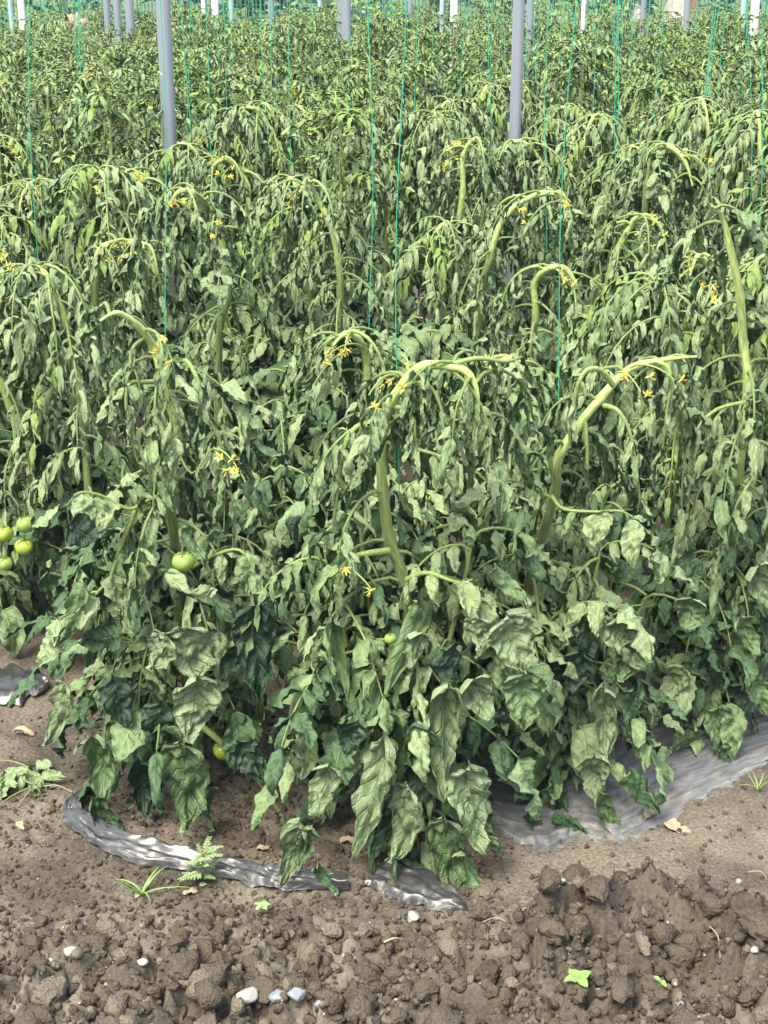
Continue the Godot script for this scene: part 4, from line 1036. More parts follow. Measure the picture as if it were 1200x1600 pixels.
	# plants just behind the front row: label, base plane, stem, arches
	var second := [
		["tomato plant close behind the middle front plant, its pale stem tip bent left", -0.04, 2.95, [Vector3(-0.035, 0.115, -2.950), Vector3(-0.037, 0.557, -2.950), Vector3(-0.040, 0.668, -2.950), Vector3(-0.043, 0.750, -2.950), Vector3(-0.052, 0.797, -2.920), Vector3(-0.077, 0.812, -2.900), Vector3(-0.100, 0.791, -2.890)], 16],
		["tomato plant between the two right front plants with a short fork in its stem", 0.27, 2.95, [Vector3(0.330, 0.115, -2.950), Vector3(0.319, 0.472, -2.950), Vector3(0.308, 0.641, -2.950), Vector3(0.297, 0.709, -2.950), Vector3(0.267, 0.757, -2.920), Vector3(0.226, 0.749, -2.900), Vector3(0.193, 0.725, -2.890)], 15],
		["tomato plant whose pale forked stem rises behind the leftmost front plant", -0.37, 3.4, [Vector3(-0.404, 0.148, -3.400), Vector3(-0.394, 0.510, -3.400), Vector3(-0.384, 0.697, -3.400), Vector3(-0.369, 0.780, -3.400), Vector3(-0.363, 0.862, -3.400), Vector3(-0.375, 0.936, -3.400), Vector3(-0.396, 0.987, -3.400), Vector3(-0.428, 1.025, -3.360), Vector3(-0.462, 1.032, -3.330), Vector3(-0.481, 0.992, -3.320)], 22],
		["tomato plant with a bare stem tip pointing up and left, near the centre", -0.13, 3.8, [Vector3(-0.122, 0.176, -3.800), Vector3(-0.118, 0.533, -3.800), Vector3(-0.116, 0.712, -3.800), Vector3(-0.122, 0.796, -3.800), Vector3(-0.139, 0.886, -3.800), Vector3(-0.166, 0.950, -3.800), Vector3(-0.196, 0.999, -3.770), Vector3(-0.212, 0.958, -3.750)], 20],
		["tomato plant with a long pale stem arched over to the right near two strings", 0.32, 3.9, [Vector3(0.259, 0.141, -3.900), Vector3(0.256, 0.508, -3.900), Vector3(0.264, 0.700, -3.900), Vector3(0.284, 0.777, -3.900), Vector3(0.306, 0.861, -3.900), Vector3(0.344, 0.916, -3.900), Vector3(0.410, 0.952, -3.870), Vector3(0.454, 0.946, -3.850), Vector3(0.466, 0.888, -3.840)], 20],
		["tomato plant with a short hooked stem tip beside a string, right of centre", 0.4, 3.5, [Vector3(0.369, 0.281, -3.500), Vector3(0.361, 0.610, -3.500), Vector3(0.360, 0.720, -3.500), Vector3(0.360, 0.790, -3.500), Vector3(0.375, 0.829, -3.480), Vector3(0.409, 0.836, -3.460), Vector3(0.425, 0.793, -3.450)], 18],
		["tomato plant with a pale stem leaning right, behind the leaning front plant", 0.55, 3.65, [Vector3(0.552, 0.228, -3.650), Vector3(0.551, 0.572, -3.650), Vector3(0.559, 0.784, -3.650), Vector3(0.581, 0.847, -3.650), Vector3(0.609, 0.907, -3.650), Vector3(0.630, 0.933, -3.620), Vector3(0.664, 0.920, -3.590)], 20],
		["tomato plant with an arched tip high on the right side of the field", 0.78, 4.4, [Vector3(0.789, 0.259, -4.400), Vector3(0.778, 0.694, -4.400), Vector3(0.772, 0.919, -4.400), Vector3(0.779, 0.993, -4.400), Vector3(0.822, 1.018, -4.370), Vector3(0.867, 0.980, -4.350), Vector3(0.898, 0.909, -4.340)], 20],
		["tomato plant with a thick stem tip standing upright in the middle of the field", 0.27, 4.5, [Vector3(0.232, 0.231, -4.500), Vector3(0.226, 0.676, -4.500), Vector3(0.231, 0.868, -4.500), Vector3(0.240, 0.972, -4.500), Vector3(0.268, 1.024, -4.480), Vector3(0.298, 0.986, -4.460)], 20],
		["tomato plant with its tip arched flat to the right, behind the leftmost front plant", -0.66, 3.6, [Vector3(-0.742, 0.246, -3.600), Vector3(-0.723, 0.584, -3.600), Vector3(-0.701, 0.809, -3.600), Vector3(-0.677, 0.864, -3.600), Vector3(-0.617, 0.880, -3.570), Vector3(-0.571, 0.871, -3.550), Vector3(-0.555, 0.805, -3.540)], 20],
		["tomato plant behind the right edge plant with a stem tip bent left", 0.86, 3.5, [Vector3(0.898, 0.281, -3.500), Vector3(0.876, 0.546, -3.500), Vector3(0.855, 0.705, -3.500), Vector3(0.825, 0.782, -3.500), Vector3(0.772, 0.834, -3.470), Vector3(0.733, 0.868, -3.450), Vector3(0.719, 0.825, -3.440)], 20],
		["tomato plant with a curved stem tip at upper left, near the strings", -0.6, 4.4, [Vector3(-0.713, 0.381, -4.400), Vector3(-0.698, 0.770, -4.400), Vector3(-0.699, 0.882, -4.400), Vector3(-0.711, 0.928, -4.400), Vector3(-0.743, 0.945, -4.370), Vector3(-0.762, 0.889, -4.350)], 18],
		["tomato plant with an arched stem tip left of the centre, well behind", -0.34, 4.5, [Vector3(-0.410, 0.355, -4.500), Vector3(-0.402, 0.792, -4.500), Vector3(-0.413, 0.887, -4.500), Vector3(-0.436, 0.940, -4.500), Vector3(-0.474, 0.970, -4.470), Vector3(-0.510, 0.946, -4.450)], 18]]
	for q in second:
		var base := Vector3(q[1], 0, -q[2])
		h = hero(q[0], base, q[3], 0.0098, 0.0046, q[4], 0.27, 0.095, 0.066, 0.74)
		r = h[0]
		var s: Array = h[1]
		for k in 3:
			var a := along(s, 0.6 + 0.12 * k)
			leaf(r, stalk(a, [1.5, -1.4, 0.6][k] + rng.randf_range(-0.4, 0.4), 0.17, 25, -88), 0.0048, 0.055, "rolled", [0, 1, 3], 4, 0.4, Color(0.36, 0.46, 0.14))
		for k in 3:
			shoot(r, r.position + Vector3([-0.17, 0.17, 0.02][k] + rng.randf_range(-0.04, 0.04), rng.randf_range(0.42, 0.6), [0.05, 0.05, 0.16][k]), 12, "bush" if q[2] < 3.6 else "low")
		truss(r, along(s, 0.8) + Vector3(0, 0, 0.02), rng.randf_range(-1.2, 1.2), 3, 0.019)
		if rng.randf() < 0.8:
			truss(r, along(s, 0.66) + Vector3(0, 0, 0.02), rng.randf_range(-1.2, 1.2), 3, 0.018)

func build_field() -> void:
	rng.seed = 99
	var proto := []
	for i in 14:
		proto.append(make_field_plant(i >= 7, 0.92 if i < 7 else 0.98))
	var taken := []
	for q in [[-0.44, 2.56], [0.03, 2.4], [0.33, 2.6], [0.74, 2.84], [-0.93, 3.34], [-0.04, 2.95], [0.27, 2.95], [-0.37, 3.4], [-0.13, 3.8], [0.32, 3.9], [0.4, 3.5], [0.55, 3.65], [0.78, 4.4], [0.27, 4.5], [-0.66, 3.6], [0.86, 3.5], [-0.6, 4.4], [-0.34, 4.5]]:
		taken.append(Vector2(q[0], q[1]))
	var z := 3.02
	var row := 0
	while z < 15.6:
		var half := z * 0.262 + 0.62
		var x := -half + (0.2 if row % 2 else 0.0)
		var seat := 0
		while x < half:
			var p := Vector2(x + rng.randf_range(-0.07, 0.07), z + rng.randf_range(-0.1, 0.1))
			x += 0.40
			var free := z > 3.3 or (x > -0.32 and x < 1.7)
			for t in taken:
				if t.distance_to(p) < 0.26: free = false
			if not free: continue
			var far := smoothstep(3.2, 8.5, z + rng.randf_range(-1.6, 1.6))
			var k := rng.randi() % 7 + (7 if rng.randf() < far * 0.8 else 0)
			var o: Node3D = proto[k].duplicate()
			o.name = numbered("tomato_plant")
			add_child(o)
			o.position = Vector3(p.x, gh(p.x, -p.y), -p.y)
			o.rotation.y = rng.randf() * TAU
			o.scale = Vector3.ONE * rng.randf_range(0.93, 1.1) * lerpf(0.98, 1.06, smoothstep(3.6, 5.0, z))
			seat += 1
			var label := "wilted tomato plant, %s from the left in the %s row behind the front" % [ordinal(seat), ordinal(row + 1)]
			if k >= 7: label = "leafy tomato plant, %s from the left in the %s row behind the front" % [ordinal(seat), ordinal(row + 1)]
			tag(o, label, "tomato plant", "tomato plants in the field")
		z += 0.62 if z < 9.0 else 0.72
		row += 1
	for o in proto:
		o.free()

func build_poles() -> void:
	var at := func(px: float, d: float) -> float: return (px - 600.0) / 2311.0 * d
	for q in [[256, 5.5, 0.0255, 0, "nearest grey steel pole, left of the centre"], [810, 5.7, 0.022, 0, "grey steel pole right of the centre, second nearest"], [201, 11.0, 0.031, 0, "grey steel pole just left of the nearest pole"], [181, 12.5, 0.028, 0, "grey pole second to the left of the nearest pole"], [165, 13.2, 0.028, 0, "thin grey pole leftmost of the cluster left of the nearest pole"], [541, 10.9, 0.032, 0, "grey steel pole at the top middle of the field"], [532, 12.6, 0.027, 0, "grey pole half hidden behind the top middle pole"], [423, 13.6, 0.027, 0, "lone grey pole between the nearest pole and the top middle pole"], [829, 12.0, 0.028, 0, "grey pole just right of the second nearest pole"], [1075, 11.6, 0.025, 0, "grey steel pole on the right side of the field"], [1007, 14.6, 0.024, 0, "thin grey pole left of the right side pole"], [691, 13.5, 0.02, 2, "thin green-grey pole beside the white post"], [710, 13.0, 0.03, 1, "white post right of the top middle of the field"], [641, 14.2, 0.02, 0, "thin grey pole far back, left of the white post"], [1182, 12.2, 0.033, 1, "white post at the top right corner"], [1164, 12.6, 0.022, 2, "green-grey pole beside the white post at the top right corner"], [335, 13.6, 0.03, 1, "white post right of the nearest pole"], [317, 14.2, 0.02, 1, "thin white post left of a thicker white post"], [360, 14.4, 0.022, 2, "green-grey pole right of the left white posts"], [913, 14.0, 0.018, 1, "thin white post between the two right poles"], [499, 14.5, 0.018, 2, "thin green-grey pole left of the top middle pole"], [31, 13.0, 0.028, 1, "white post at the top left corner"], [14, 13.4, 0.02, 2, "green-grey pole at the far top left corner"]]:
		pole(at.call(q[0], q[1] * 0.9385 + 0.06), -q[1], q[2], [M.pole, M.pole_white, M.pole_green][q[3]], q[4])

func build_strings() -> void:
	rng.seed = 5
	var at := func(px: float, py: float, d: float) -> float: return (px - 600.0) / 2311.0 * d * 1.08
	# px at top, px at foot, depth, foot height
	for q in [[275, 266, 2.58, 0.66, "green training string hanging down to the leftmost front plant"], [625, 624, 2.45, 0.62, "green training string hanging down to the middle front plant"], [588, 577, 2.95, 0.8, "green training string just left of the middle front plant's string"], [890, 868, 2.62, 0.55, "green training string hanging down to the leaning front plant"], [839, 840, 3.9, 0.8, "green training string beside the long arched stem, right of centre"], [934, 938, 4.6, 0.85, "bright green training string right of the leaning plant's string"], [72, 88, 3.7, 0.8, "green training string near the left edge of the field"], [160, 163, 5.5, 0.9, "pair of green strings twisted together, left of the nearest pole"], [158, 158, 5.6, 0.9, "thin green string beside the twisted strings on the left"], [313, 316, 5.0, 0.85, "thin green string right of the nearest pole"], [755, 757, 4.7, 0.85, "green training string left of the second nearest pole"], [1162, 1152, 3.5, 0.8, "green training string near the right edge of the field"], [1130, 1136, 4.4, 0.8, "faint green string second from the right edge"], [936, 934, 6.0, 0.9, "dark teal string twisted behind the bright green string on the right"], [549, 552, 6.5, 0.9, "green string beside the top middle pole"]]:
		var d: float = q[2]
		training_string(Vector3((q[0] - 600.0) / 2311.0 * (d * 0.94 + 0.1), 2.2, -d), Vector3((q[1] - 600.0) / 2311.0 * d * 1.06, q[3], -d), 0.0009, q[4])
	var spots := []
	for i in 85:
		var dd := rng.randf_range(5.0, 15.0)
		spots.append(Vector2(rng.randf_range(-1.0, 1.0) * (dd * 0.27 + 0.2), dd))
	spots.sort_custom(func(a, b): return a.x / a.y < b.x / b.y)
	for i in spots.size():
		var d: float = spots[i].y
		var x: float = spots[i].x
		training_string(Vector3(x + rng.randf_range(-0.05, 0.05), 2.2, -d), Vector3(x, 0.75, -d), 0.0009 + 0.00009 * d, "thin green string over the crowded rows further back, %s of these from the left" % ordinal(i + 1))
	# the wires the strings are tied to, at 2.2 m
	for i in 10:
		var d := 2.5 + i * 1.4
		var half := d * 0.3 + 1.0
		single("overhead_wire", line_mesh(Vector3(-half, 0, 0), Vector3(half, 0, 0), 0.0015, 0.01, 12), [M.wire], "steel wire stretched above the plants to hold the strings, %s from the front" % ordinal(i + 1), "wire", Transform3D(Basis(), Vector3(0, 2.2, -d)), "overhead wires")

func build_background() -> void:
	rng.seed = 31
	# shade net along the far side: posts and a fine mesh of real threads
	var o := thing("shade_net", "dark teal shade net stretched between posts along the far side", "net fence", Vector3(0, 0, -27.0))
	var threads := []
	for i in 420:
		var x := -14.0 + i * 28.0 / 420.0
		threads.append(tube_arrays([Vector3(x, 0, 0), Vector3(x + rng.randf_range(-0.02, 0.02), 2.4, 0)], 0.012, 0.012, 3, Color.WHITE, Color.WHITE))
	for i in 24:
		threads.append(tube_arrays([Vector3(-14, 0.1 * i, 0.025), Vector3(14, 0.1 * i, 0.025)], 0.006, 0.006, 3, Color.WHITE, Color.WHITE))
	for t in threads: t[Mesh.ARRAY_COLOR] = null
	part("mesh_threads", to_mesh([merge(threads)], [M.net]), o).set_meta("kind", "stuff")
	for i in 9:
		part("post", line_mesh(Vector3(-14 + i * 3.5, 0, -0.08), Vector3(-14 + i * 3.5, 2.5, -0.08), 0.04, 0.0, 2), o, [M.pole_green])
	for i in 15:
		var x := -15.0 + i * 2.1 + rng.randf_range(-0.5, 0.5)
		bush(Vector3(x, 0, -30.0 - rng.randf() * 3.0), 1.6, 3.4, M.bush_dark, "dark tree crown behind the shade net, %s from the left" % ordinal(i + 1), "tree", "tree", 700, 0.3)
	var px := func(p: float, d: float) -> float: return (p - 600.0) / 2311.0 * (d * 0.9385 + 0.15)
	for q in [[105, 17.5, 0.5, 0.95, 0, "low green weeds at the far left beyond the field"], [150, 19, 0.7, 1.0, 0, "dark green weeds beyond the left poles"], [390, 18, 0.5, 1.15, 0, "green shrub beyond the left white posts"], [450, 17, 0.6, 0.85, 1, "pale grassy weeds left of the top middle pole"], [480, 16.6, 0.3, 1.0, 1, "yellow-green weed clump left of the top middle pole"], [580, 18, 0.7, 1.05, 1, "light green weeds right of the top middle pole"], [605, 17, 0.4, 1.05, 1, "yellowish weed clump left of the white post"], [660, 19, 0.5, 1.0, 0, "dark weeds behind the thin grey pole"], [775, 18, 0.8, 1.0, 0, "dark green weeds left of the second nearest pole"], [865, 17, 0.8, 1.2, 1, "tall light green weeds right of the second nearest pole"], [905, 19, 0.8, 1.25, 1, "tall grassy weeds behind the thin white post"], [985, 17, 0.8, 0.95, 1, "low pale weeds left of the right side pole"], [1060, 17.5, 0.9, 0.8, 1, "low weeds in front of the boulder"], [1110, 17, 0.6, 0.85, 1, "bright green grass right of the right side pole"], [1150, 18, 0.6, 1.0, 0, "green weeds near the top right corner"], [250, 18.5, 0.5, 0.9, 0, "green weeds behind the nearest pole"], [290, 18, 0.5, 0.85, 1, "pale weeds right of the nearest pole"], [20, 18.5, 0.7, 1.0, 1, "light green weeds at the top left corner"]]:
		bush(Vector3(px.call(q[0], q[1]), 0, -q[1]), q[2], q[3], [M.bush, M.bush_light][q[4]], q[5])
	# boulders and pale crates at the far edge
	single("boulder", M.rocks[1], [M.stones[0]], "large pale boulder at the far edge behind the right side pole", "boulder", Transform3D(Basis.from_scale(Vector3(0.28, 0.75, 0.3)), Vector3(px.call(1062, 21.0), 0.45, -21.0)))
	single("boulder", M.rocks[3], [M.rust], "rusty brown lump right of the pale boulder", "boulder", Transform3D(Basis.from_scale(Vector3(0.12, 0.5, 0.2)), Vector3(px.call(1086, 20.5), 0.5, -20.5)))
	single("boulder", M.rocks[2], [M.stones[2]], "small pale rock among weeds at the top right edge", "boulder", Transform3D(Basis.from_scale(Vector3(0.14, 0.2, 0.14)), Vector3(px.call(1199, 17.0), 0.62, -17.0)))
	single("boulder", M.rocks[4], [M.stones[3]], "tan rock among weeds left of the nearest pole", "boulder", Transform3D(Basis.from_scale(Vector3(0.16, 0.22, 0.16)), Vector3(px.call(120, 20.0), 0.75, -20.0)))
	single("boulder", M.rocks[5], [M.stones[2]], "small white rock right of the white post", "boulder", Transform3D(Basis.from_scale(Vector3(0.10, 0.12, 0.1)), Vector3(px.call(723, 17.5), 0.72, -17.5)))
	single("boulder", M.rocks[0], [M.stones[2]], "white rock behind the thin grey pole on the right", "boulder", Transform3D(Basis.from_scale(Vector3(0.13, 0.45, 0.14)), Vector3(px.call(1002, 20.0), 0.6, -20.0)))
	var cr := thing("crate", "pale open crate right of the rusty lump at the far edge", "crate", Vector3(px.call(1102, 20.0), 0.62, -20.0))
	for k in 3:
		var b := BoxMesh.new(); b.size = Vector3(0.4, 0.05, 0.03)
		part("slat", b, cr, [M.pale_wall], Transform3D(Basis(), Vector3(0, 0.07 + k * 0.09, 0.14)))
		part("slat", b, cr, [M.pale_wall], Transform3D(Basis(), Vector3(0, 0.07 + k * 0.09, -0.14)))
	for s in [-1, 1]:
		for t in [-1, 1]:
			var b := BoxMesh.new(); b.size = Vector3(0.04, 0.92, 0.04)
			part("leg", b, cr, [M.pale_wall], Transform3D(Basis(), Vector3(s * 0.17, -0.16, t * 0.1)))
	var tr := thing("old_stump", "dark upright stump between the thin grey pole and white post", "stump", Vector3(px.call(682, 22.0), 0, -22.0))
	part("trunk", to_mesh([tube_arrays(smooth([Vector3(0, -0.1, 0), Vector3(0.02, 0.6, 0), Vector3(-0.03, 1.6, 0.02)], 5), 0.14, 0.1, 10, Color(0.03, 0.03, 0.03), Color(0.03, 0.03, 0.035), 0.12)], [M.stem]), tr)

func build_soil_things() -> void:
	rng.seed = 808
	# crumbs of soil nobody could count, and pale grit
	for kind in [["soil_crumbs", 7000, 0.0025, 0.009, M.soil_clod], ["dark_soil_crumbs", 3500, 0.002, 0.009, M.clod_dark], ["dry_soil_crumbs", 2600, 0.002, 0.008, M.clod_dry], ["broken_soil_lumps", 700, 0.009, 0.022, M.soil_clod], ["dry_soil_lumps", 140, 0.008, 0.02, M.clod_dry], ["pale_grit", 900, 0.0012, 0.0032, M.stones[2]]]:
		var mm := MultiMesh.new()
		mm.transform_format = MultiMesh.TRANSFORM_3D
		var base: ArrayMesh = rock(rng.randf() * 500.0, 0.45, 6, 8)
		base.surface_set_material(0, kind[4])
		mm.mesh = base
		mm.instance_count = kind[1]
		for i in int(kind[1]):
			var z: float
			var x: float
			for guard in 8:
				z = -1.6 - 1.25 * pow(rng.randf(), 1.15)
				if kind[2] > 0.006 and rng.randf() < 0.9: z = -1.6 - 0.5 * rng.randf()
				x = rng.randf_range(-0.95, 0.95)
				var wet := smoothstep(0.12, 0.3, x) * (1.0 - smoothstep(-2.12, -2.0, z))
				wet = maxf(wet, (1.0 - smoothstep(-0.72, -0.5, x)) * (1.0 - smoothstep(-2.55, -2.4, z)))
				if seg_dist(x, z, RIDGE) < 0.09 and x > 0.2: wet = 0.0
				if rng.randf() > wet * (0.8 if kind[2] < 0.0028 else 0.95): break
			var s: float = lerpf(kind[2], kind[3], pow(rng.randf(), 2.5)) * lerpf(0.75, 1.35, smoothstep(-2.2, -1.9, z))
			var b := Basis.from_euler(Vector3(rng.randf() * 6.0, rng.randf() * 6.0, rng.randf() * 6.0)) * Basis.from_scale(Vector3(s, s * rng.randf_range(0.55, 0.9), s * rng.randf_range(0.7, 1.1)))
			mm.set_instance_transform(i, Transform3D(b, Vector3(x, gh(x, z) + s * 0.3, z)))
		var o := MultiMeshInstance3D.new()
		o.name = kind[0]
		o.multimesh = mm
		add_child(o, true)
		tag(o, "loose %s scattered over the bare ground in front" % kind[0].replace("_", " "), "soil")
		o.set_meta("kind", "stuff")
	# larger clods, one by one: place, width in metres, tone
	for q in [[[Vector3(-0.042, 0.000, -2.037)], 0.05, 2, "flat pale clod below the middle film pocket"], [[Vector3(-0.085, 0.000, -2.051)], 0.035, 2, "pale slab of soil left of the flat pale clod"], [[Vector3(0.104, 0.000, -2.012)], 0.05, 2, "crusty pale clod right of the middle of the foreground"], [[Vector3(-0.359, 0.000, -1.971)], 0.05, 2, "pale clod with a light crust, left foreground"], [[Vector3(-0.406, 0.000, -1.947)], 0.045, 2, "pale broken clod, second in the left foreground"], [[Vector3(-0.309, 0.000, -1.900)], 0.06, 1, "big brown clod in the left foreground"], [[Vector3(-0.461, 0.000, -1.915)], 0.05, 1, "rounded brown clod near the bottom left"], [[Vector3(-0.511, 0.000, -1.870)], 0.06, 2, "crusty clod near the bottom left corner"], [[Vector3(-0.566, 0.000, -1.892)], 0.05, 0, "dark clod at the bottom left edge"], [[Vector3(-0.263, 0.000, -1.939)], 0.045, 1, "brown clod right of the big brown clod"], [[Vector3(0.177, 0.000, -2.171)], 0.04, 2, "pale lump touching the tips of the middle plant's lowest leaves"], [[Vector3(0.500, 0.000, -2.125)], 0.06, 0, "dark clod on top of the mud ridge"], [[Vector3(0.390, 0.000, -2.116)], 0.07, 0, "dark clod in the face of the mud ridge"], [[Vector3(0.584, 0.000, -2.063)], 0.06, 1, "brown clod at the right end of the mud ridge"], [[Vector3(0.587, 0.000, -1.939)], 0.07, 1, "large brown clod at the right edge of the foreground"], [[Vector3(0.431, 0.000, -2.037)], 0.06, 1, "brown clod below the mud ridge"], [[Vector3(0.335, 0.000, -1.987)], 0.055, 1, "brown clod left below the mud ridge"], [[Vector3(0.291, 0.000, -2.200)], 0.045, 1, "muddy clod in front of the torn film edge"], [[Vector3(0.340, 0.000, -2.239)], 0.05, 1, "muddy clod against the torn film edge"], [[Vector3(0.639, 0.000, -2.162)], 0.05, 1, "muddy clod at the right edge above the ridge"], [[Vector3(0.452, 0.000, -2.229)], 0.035, 0, "small wet clod below the film corner"], [[Vector3(-0.105, 0.000, -2.320)], 0.05, 0, "damp dark clod in the shade of the middle plant"], [[Vector3(-0.034, 0.000, -2.269)], 0.045, 0, "damp clod between the middle plant's hanging leaves"], [[Vector3(-0.237, 0.000, -2.363)], 0.05, 0, "dark clod below the fallen green stem"], [[Vector3(-0.432, 0.000, -2.320)], 0.045, 0, "dark clod just behind the film strip on the left"], [[Vector3(-0.137, 0.000, -2.269)], 0.04, 0, "dark clod right of the crumpled leaf bunch"], [[Vector3(0.045, 0.000, -2.229)], 0.04, 0, "dark clod behind the film pocket"], [[Vector3(-0.178, 0.000, -1.877)], 0.055, 1, "brown clod left of the two blue-grey stones"], [[Vector3(-0.040, 0.000, -1.892)], 0.06, 1, "brown clod at the bottom middle"], [[Vector3(0.041, 0.000, -1.955)], 0.05, 1, "brown crumbly clod right of the bottom middle"], [[Vector3(0.159, 0.000, -1.892)], 0.05, 0, "dark clod right of the white round stone"], [[Vector3(0.266, 0.000, -2.071)], 0.03, 2, "pale rooty lump at the foot of the mud ridge"]]:
		var p: Vector3 = q[0][0]
		var w: float = q[1]
		p.y = gh(p.x, p.z) + w * 0.02
		single("soil_clod", M.rocks[rng.randi() % 6], [[M.clod_dark, M.soil_clod, M.clod_dry][q[2]]], q[3], "clod", Transform3D(Basis(Vector3.UP, rng.randf() * TAU) * Basis.from_scale(Vector3(w * 0.55, w * 0.26, w * 0.42)), p), "lumps of soil in the foreground")
	for q in [[[Vector3(-0.159, 0.000, -1.850)], 0.028, 1, "blue-grey stone, left of a touching pair at the bottom"], [[Vector3(-0.133, 0.000, -1.848)], 0.028, 1, "blue-grey stone, right of a touching pair at the bottom"], [[Vector3(0.106, 0.000, -1.895)], 0.024, 2, "white rounded stone at the bottom right of centre"], [[Vector3(-0.208, 0.000, -1.859)], 0.032, 2, "cream stone left of the blue-grey pair"], [[Vector3(0.059, 0.000, -1.880)], 0.016, 1, "small grey stone left of the white rounded stone"], [[Vector3(-0.375, 0.000, -1.915)], 0.017, 2, "white flat stone in the left foreground"], [[Vector3(-0.112, 0.000, -2.089)], 0.012, 2, "small white pebble below the end of the film strip"], [[Vector3(0.048, 0.000, -2.084)], 0.026, 2, "white stone just below the film pocket"], [[Vector3(0.283, 0.000, -2.181)], 0.017, 2, "pale stone in the mud left of the ridge"], [[Vector3(0.274, 0.000, -2.143)], 0.014, 2, "cream pebble below the pale stone in the mud"], [[Vector3(-0.486, 0.000, -1.967)], 0.026, 0, "long pale stone in the left foreground"], [[Vector3(-0.493, 0.000, -1.936)], 0.022, 2, "cream stone wedged under the long pale stone"], [[Vector3(-0.563, 0.000, -1.840)], 0.032, 2, "white crusty stone in the bottom left corner"], [[Vector3(-0.426, 0.000, -2.168)], 0.012, 2, "round white pebble beside the grass tuft"], [[Vector3(0.283, 0.000, -1.995)], 0.012, 2, "white pebble below the left foot of the ridge"], [[Vector3(0.572, 0.000, -2.107)], 0.016, 2, "white chip on the right end of the ridge"], [[Vector3(0.499, 0.000, -1.859)], 0.014, 2, "white pebble near the bottom right"], [[Vector3(0.020, 0.000, -1.865)], 0.013, 2, "tiny white pebble above the bottom edge, middle"], [[Vector3(0.569, 0.000, -1.898)], 0.014, 2, "white pebble at the right edge of the foreground"], [[Vector3(0.188, 0.000, -2.020)], 0.014, 2, "white pebble left of the rooty lump"], [[Vector3(-0.097, 0.000, -1.845)], 0.02, 1, "grey stone right of the blue-grey pair"], [[Vector3(0.449, 0.000, -1.850)], 0.014, 1, "grey pebble at the bottom right of the seedling"], [[Vector3(0.327, 0.000, -1.845)], 0.016, 2, "round white pebble right of the green seedling"], [[Vector3(-0.530, 0.000, -1.959)], 0.02, 2, "white chip at the left of the foreground"], [[Vector3(0.625, 0.000, -2.223)], 0.012, 2, "tiny pale pebble in the mud on the right"]]:
		stone(q[0][0], q[1], M.stones[q[2]], q[3])
	fern_weed(Vector3(-0.317, 0.000, -2.215), "pale feathery weed growing in front of the film strip")
	tuft(Vector3(-0.418, 0.000, -2.171), 8, 0.085, 0.0032, M.weed, "small grass tuft left of the feathery weed")
	tuft(Vector3(0.510, 0.000, -3.568), 40, 0.16, 0.004, M.bush_light, "light green grass patch seen between the right front plants")
	tuft(Vector3(0.727, 0.000, -2.510), 7, 0.06, 0.002, M.weed, "tiny grass sprout at the right edge beside the film")
	seedling(Vector3(0.292, 0.000, -1.845), 4, 0.026, M.weed, "green seedling with round leaves at the bottom edge")
	seedling(Vector3(0.423, 0.000, -1.880), 2, 0.016, M.weed, "tiny green sprout right of the bottom seedling")
	seedling(Vector3(-0.203, 0.000, -2.089), 5, 0.016, M.weed_pale, "tiny pale seedling below the film strip")
	# cut leaves wilting in a heap at the left edge
	var o := thing("leaf_heap", "small heap of cut pale leaves and stalks on the soil at the left edge", "leaf heap", Vector3(-0.716, 0.000, -2.542))
	o.position.y = gh(o.position.x, o.position.z)
	for i in 16:
		var d := Vector3(rng.randf_range(-0.09, 0.07), 0.012 + rng.randf() * 0.02, rng.randf_range(-0.05, 0.05))
		leaflet(o, "turgid", d, rng.randf() * TAU, rng.randf_range(0.04, 0.075), 3 if i % 2 else 1, 0.5)
	for i in 5:
		part("stalk", to_mesh([tube_arrays(stalk(Vector3(rng.randf_range(-0.05, 0.05), 0.012, rng.randf_range(-0.04, 0.04)), rng.randf() * TAU, 0.12, 20, -15), 0.002, 0.001, 5, Color(0.3, 0.34, 0.14), Color(0.3, 0.32, 0.16))], [M.stem]), o)
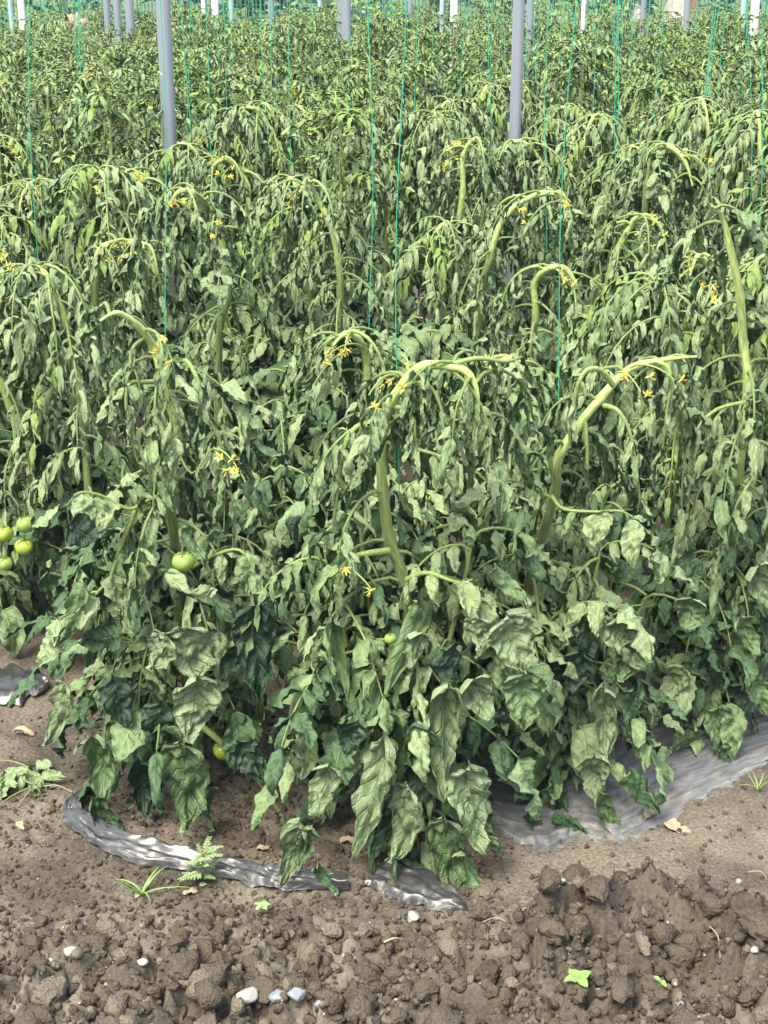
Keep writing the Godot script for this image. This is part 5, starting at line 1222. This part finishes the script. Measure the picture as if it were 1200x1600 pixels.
	for q in [[[Vector3(-0.467, 0.000, -2.325)], 0.04, 0.6, 0, "pale dry leaf standing against the film strip on the left"], [[Vector3(-0.232, 0.000, -2.310)], 0.03, 2.0, 0, "curled dry leaf between film strip and leaf bunch"], [[Vector3(-0.082, 0.000, -2.341)], 0.04, 1.2, 0, "brown dead leaf in the shade of the middle plant"], [[Vector3(-0.779, 0.000, -2.755)], 0.05, 1.4, 0, "pale dead leaf on bare soil at the left edge"], [[Vector3(-0.680, 0.000, -2.385)], 0.03, 0.4, 0, "orange-brown leaf scrap on the soil at left"], [[Vector3(-0.347, 0.000, -2.162)], 0.03, 1.9, 0, "dry leaf scrap below the feathery weed"], [[Vector3(0.522, 0.000, -2.402)], 0.06, 1.0, 0, "pile of dry tan leaf litter on the film corner"], [[Vector3(0.494, 0.000, -2.418)], 0.05, 2.4, 0, "dry tan leaf beside the litter on the film corner"], [[Vector3(0.432, 0.000, -2.673)], 0.04, 0.3, 0, "dead leaf on the film between the right plants"]]:
		dead_leaf(q[0][0], q[1], M.dry, q[2], q[4])
	for q in [[[Vector3(0.160, 0.000, -2.077)], [Vector3(0.201, 0.000, -2.059)], 0.0011, "pale straw right of the film pocket"], [[Vector3(0.229, 0.000, -2.071)], [Vector3(0.272, 0.000, -2.023)], 0.0018, "pale root curling out of the rooty lump"], [[Vector3(0.522, 0.000, -2.003)], [Vector3(0.526, 0.000, -1.931)], 0.0012, "thin straw leaning in a crack below the ridge"], [[Vector3(0.465, 0.000, -1.836)], [Vector3(0.504, 0.000, -1.870)], 0.0014, "straw at the bottom edge on the right"], [[Vector3(0.648, 0.000, -2.249)], [Vector3(0.679, 0.000, -2.235)], 0.0011, "thin straw on the mud at the right edge"], [[Vector3(-0.675, 0.000, -2.527)], [Vector3(-0.604, 0.000, -2.498)], 0.0013, "thin stalk lying right of the leaf heap"], [[Vector3(-0.303, 0.000, -1.939)], [Vector3(-0.271, 0.000, -1.877)], 0.0016, "dark root in the left foreground soil"], [[Vector3(0.000, 0.000, -2.003)], [Vector3(0.031, 0.000, -2.025)], 0.0022, "pale twig on the soil at the middle of the foreground"], [[Vector3(0.520, 0.000, -2.143)], [Vector3(0.531, 0.000, -2.116)], 0.001, "short straw on the mud ridge"]]:
		straw(q[0][0], q[1][0], q[2], q[3])
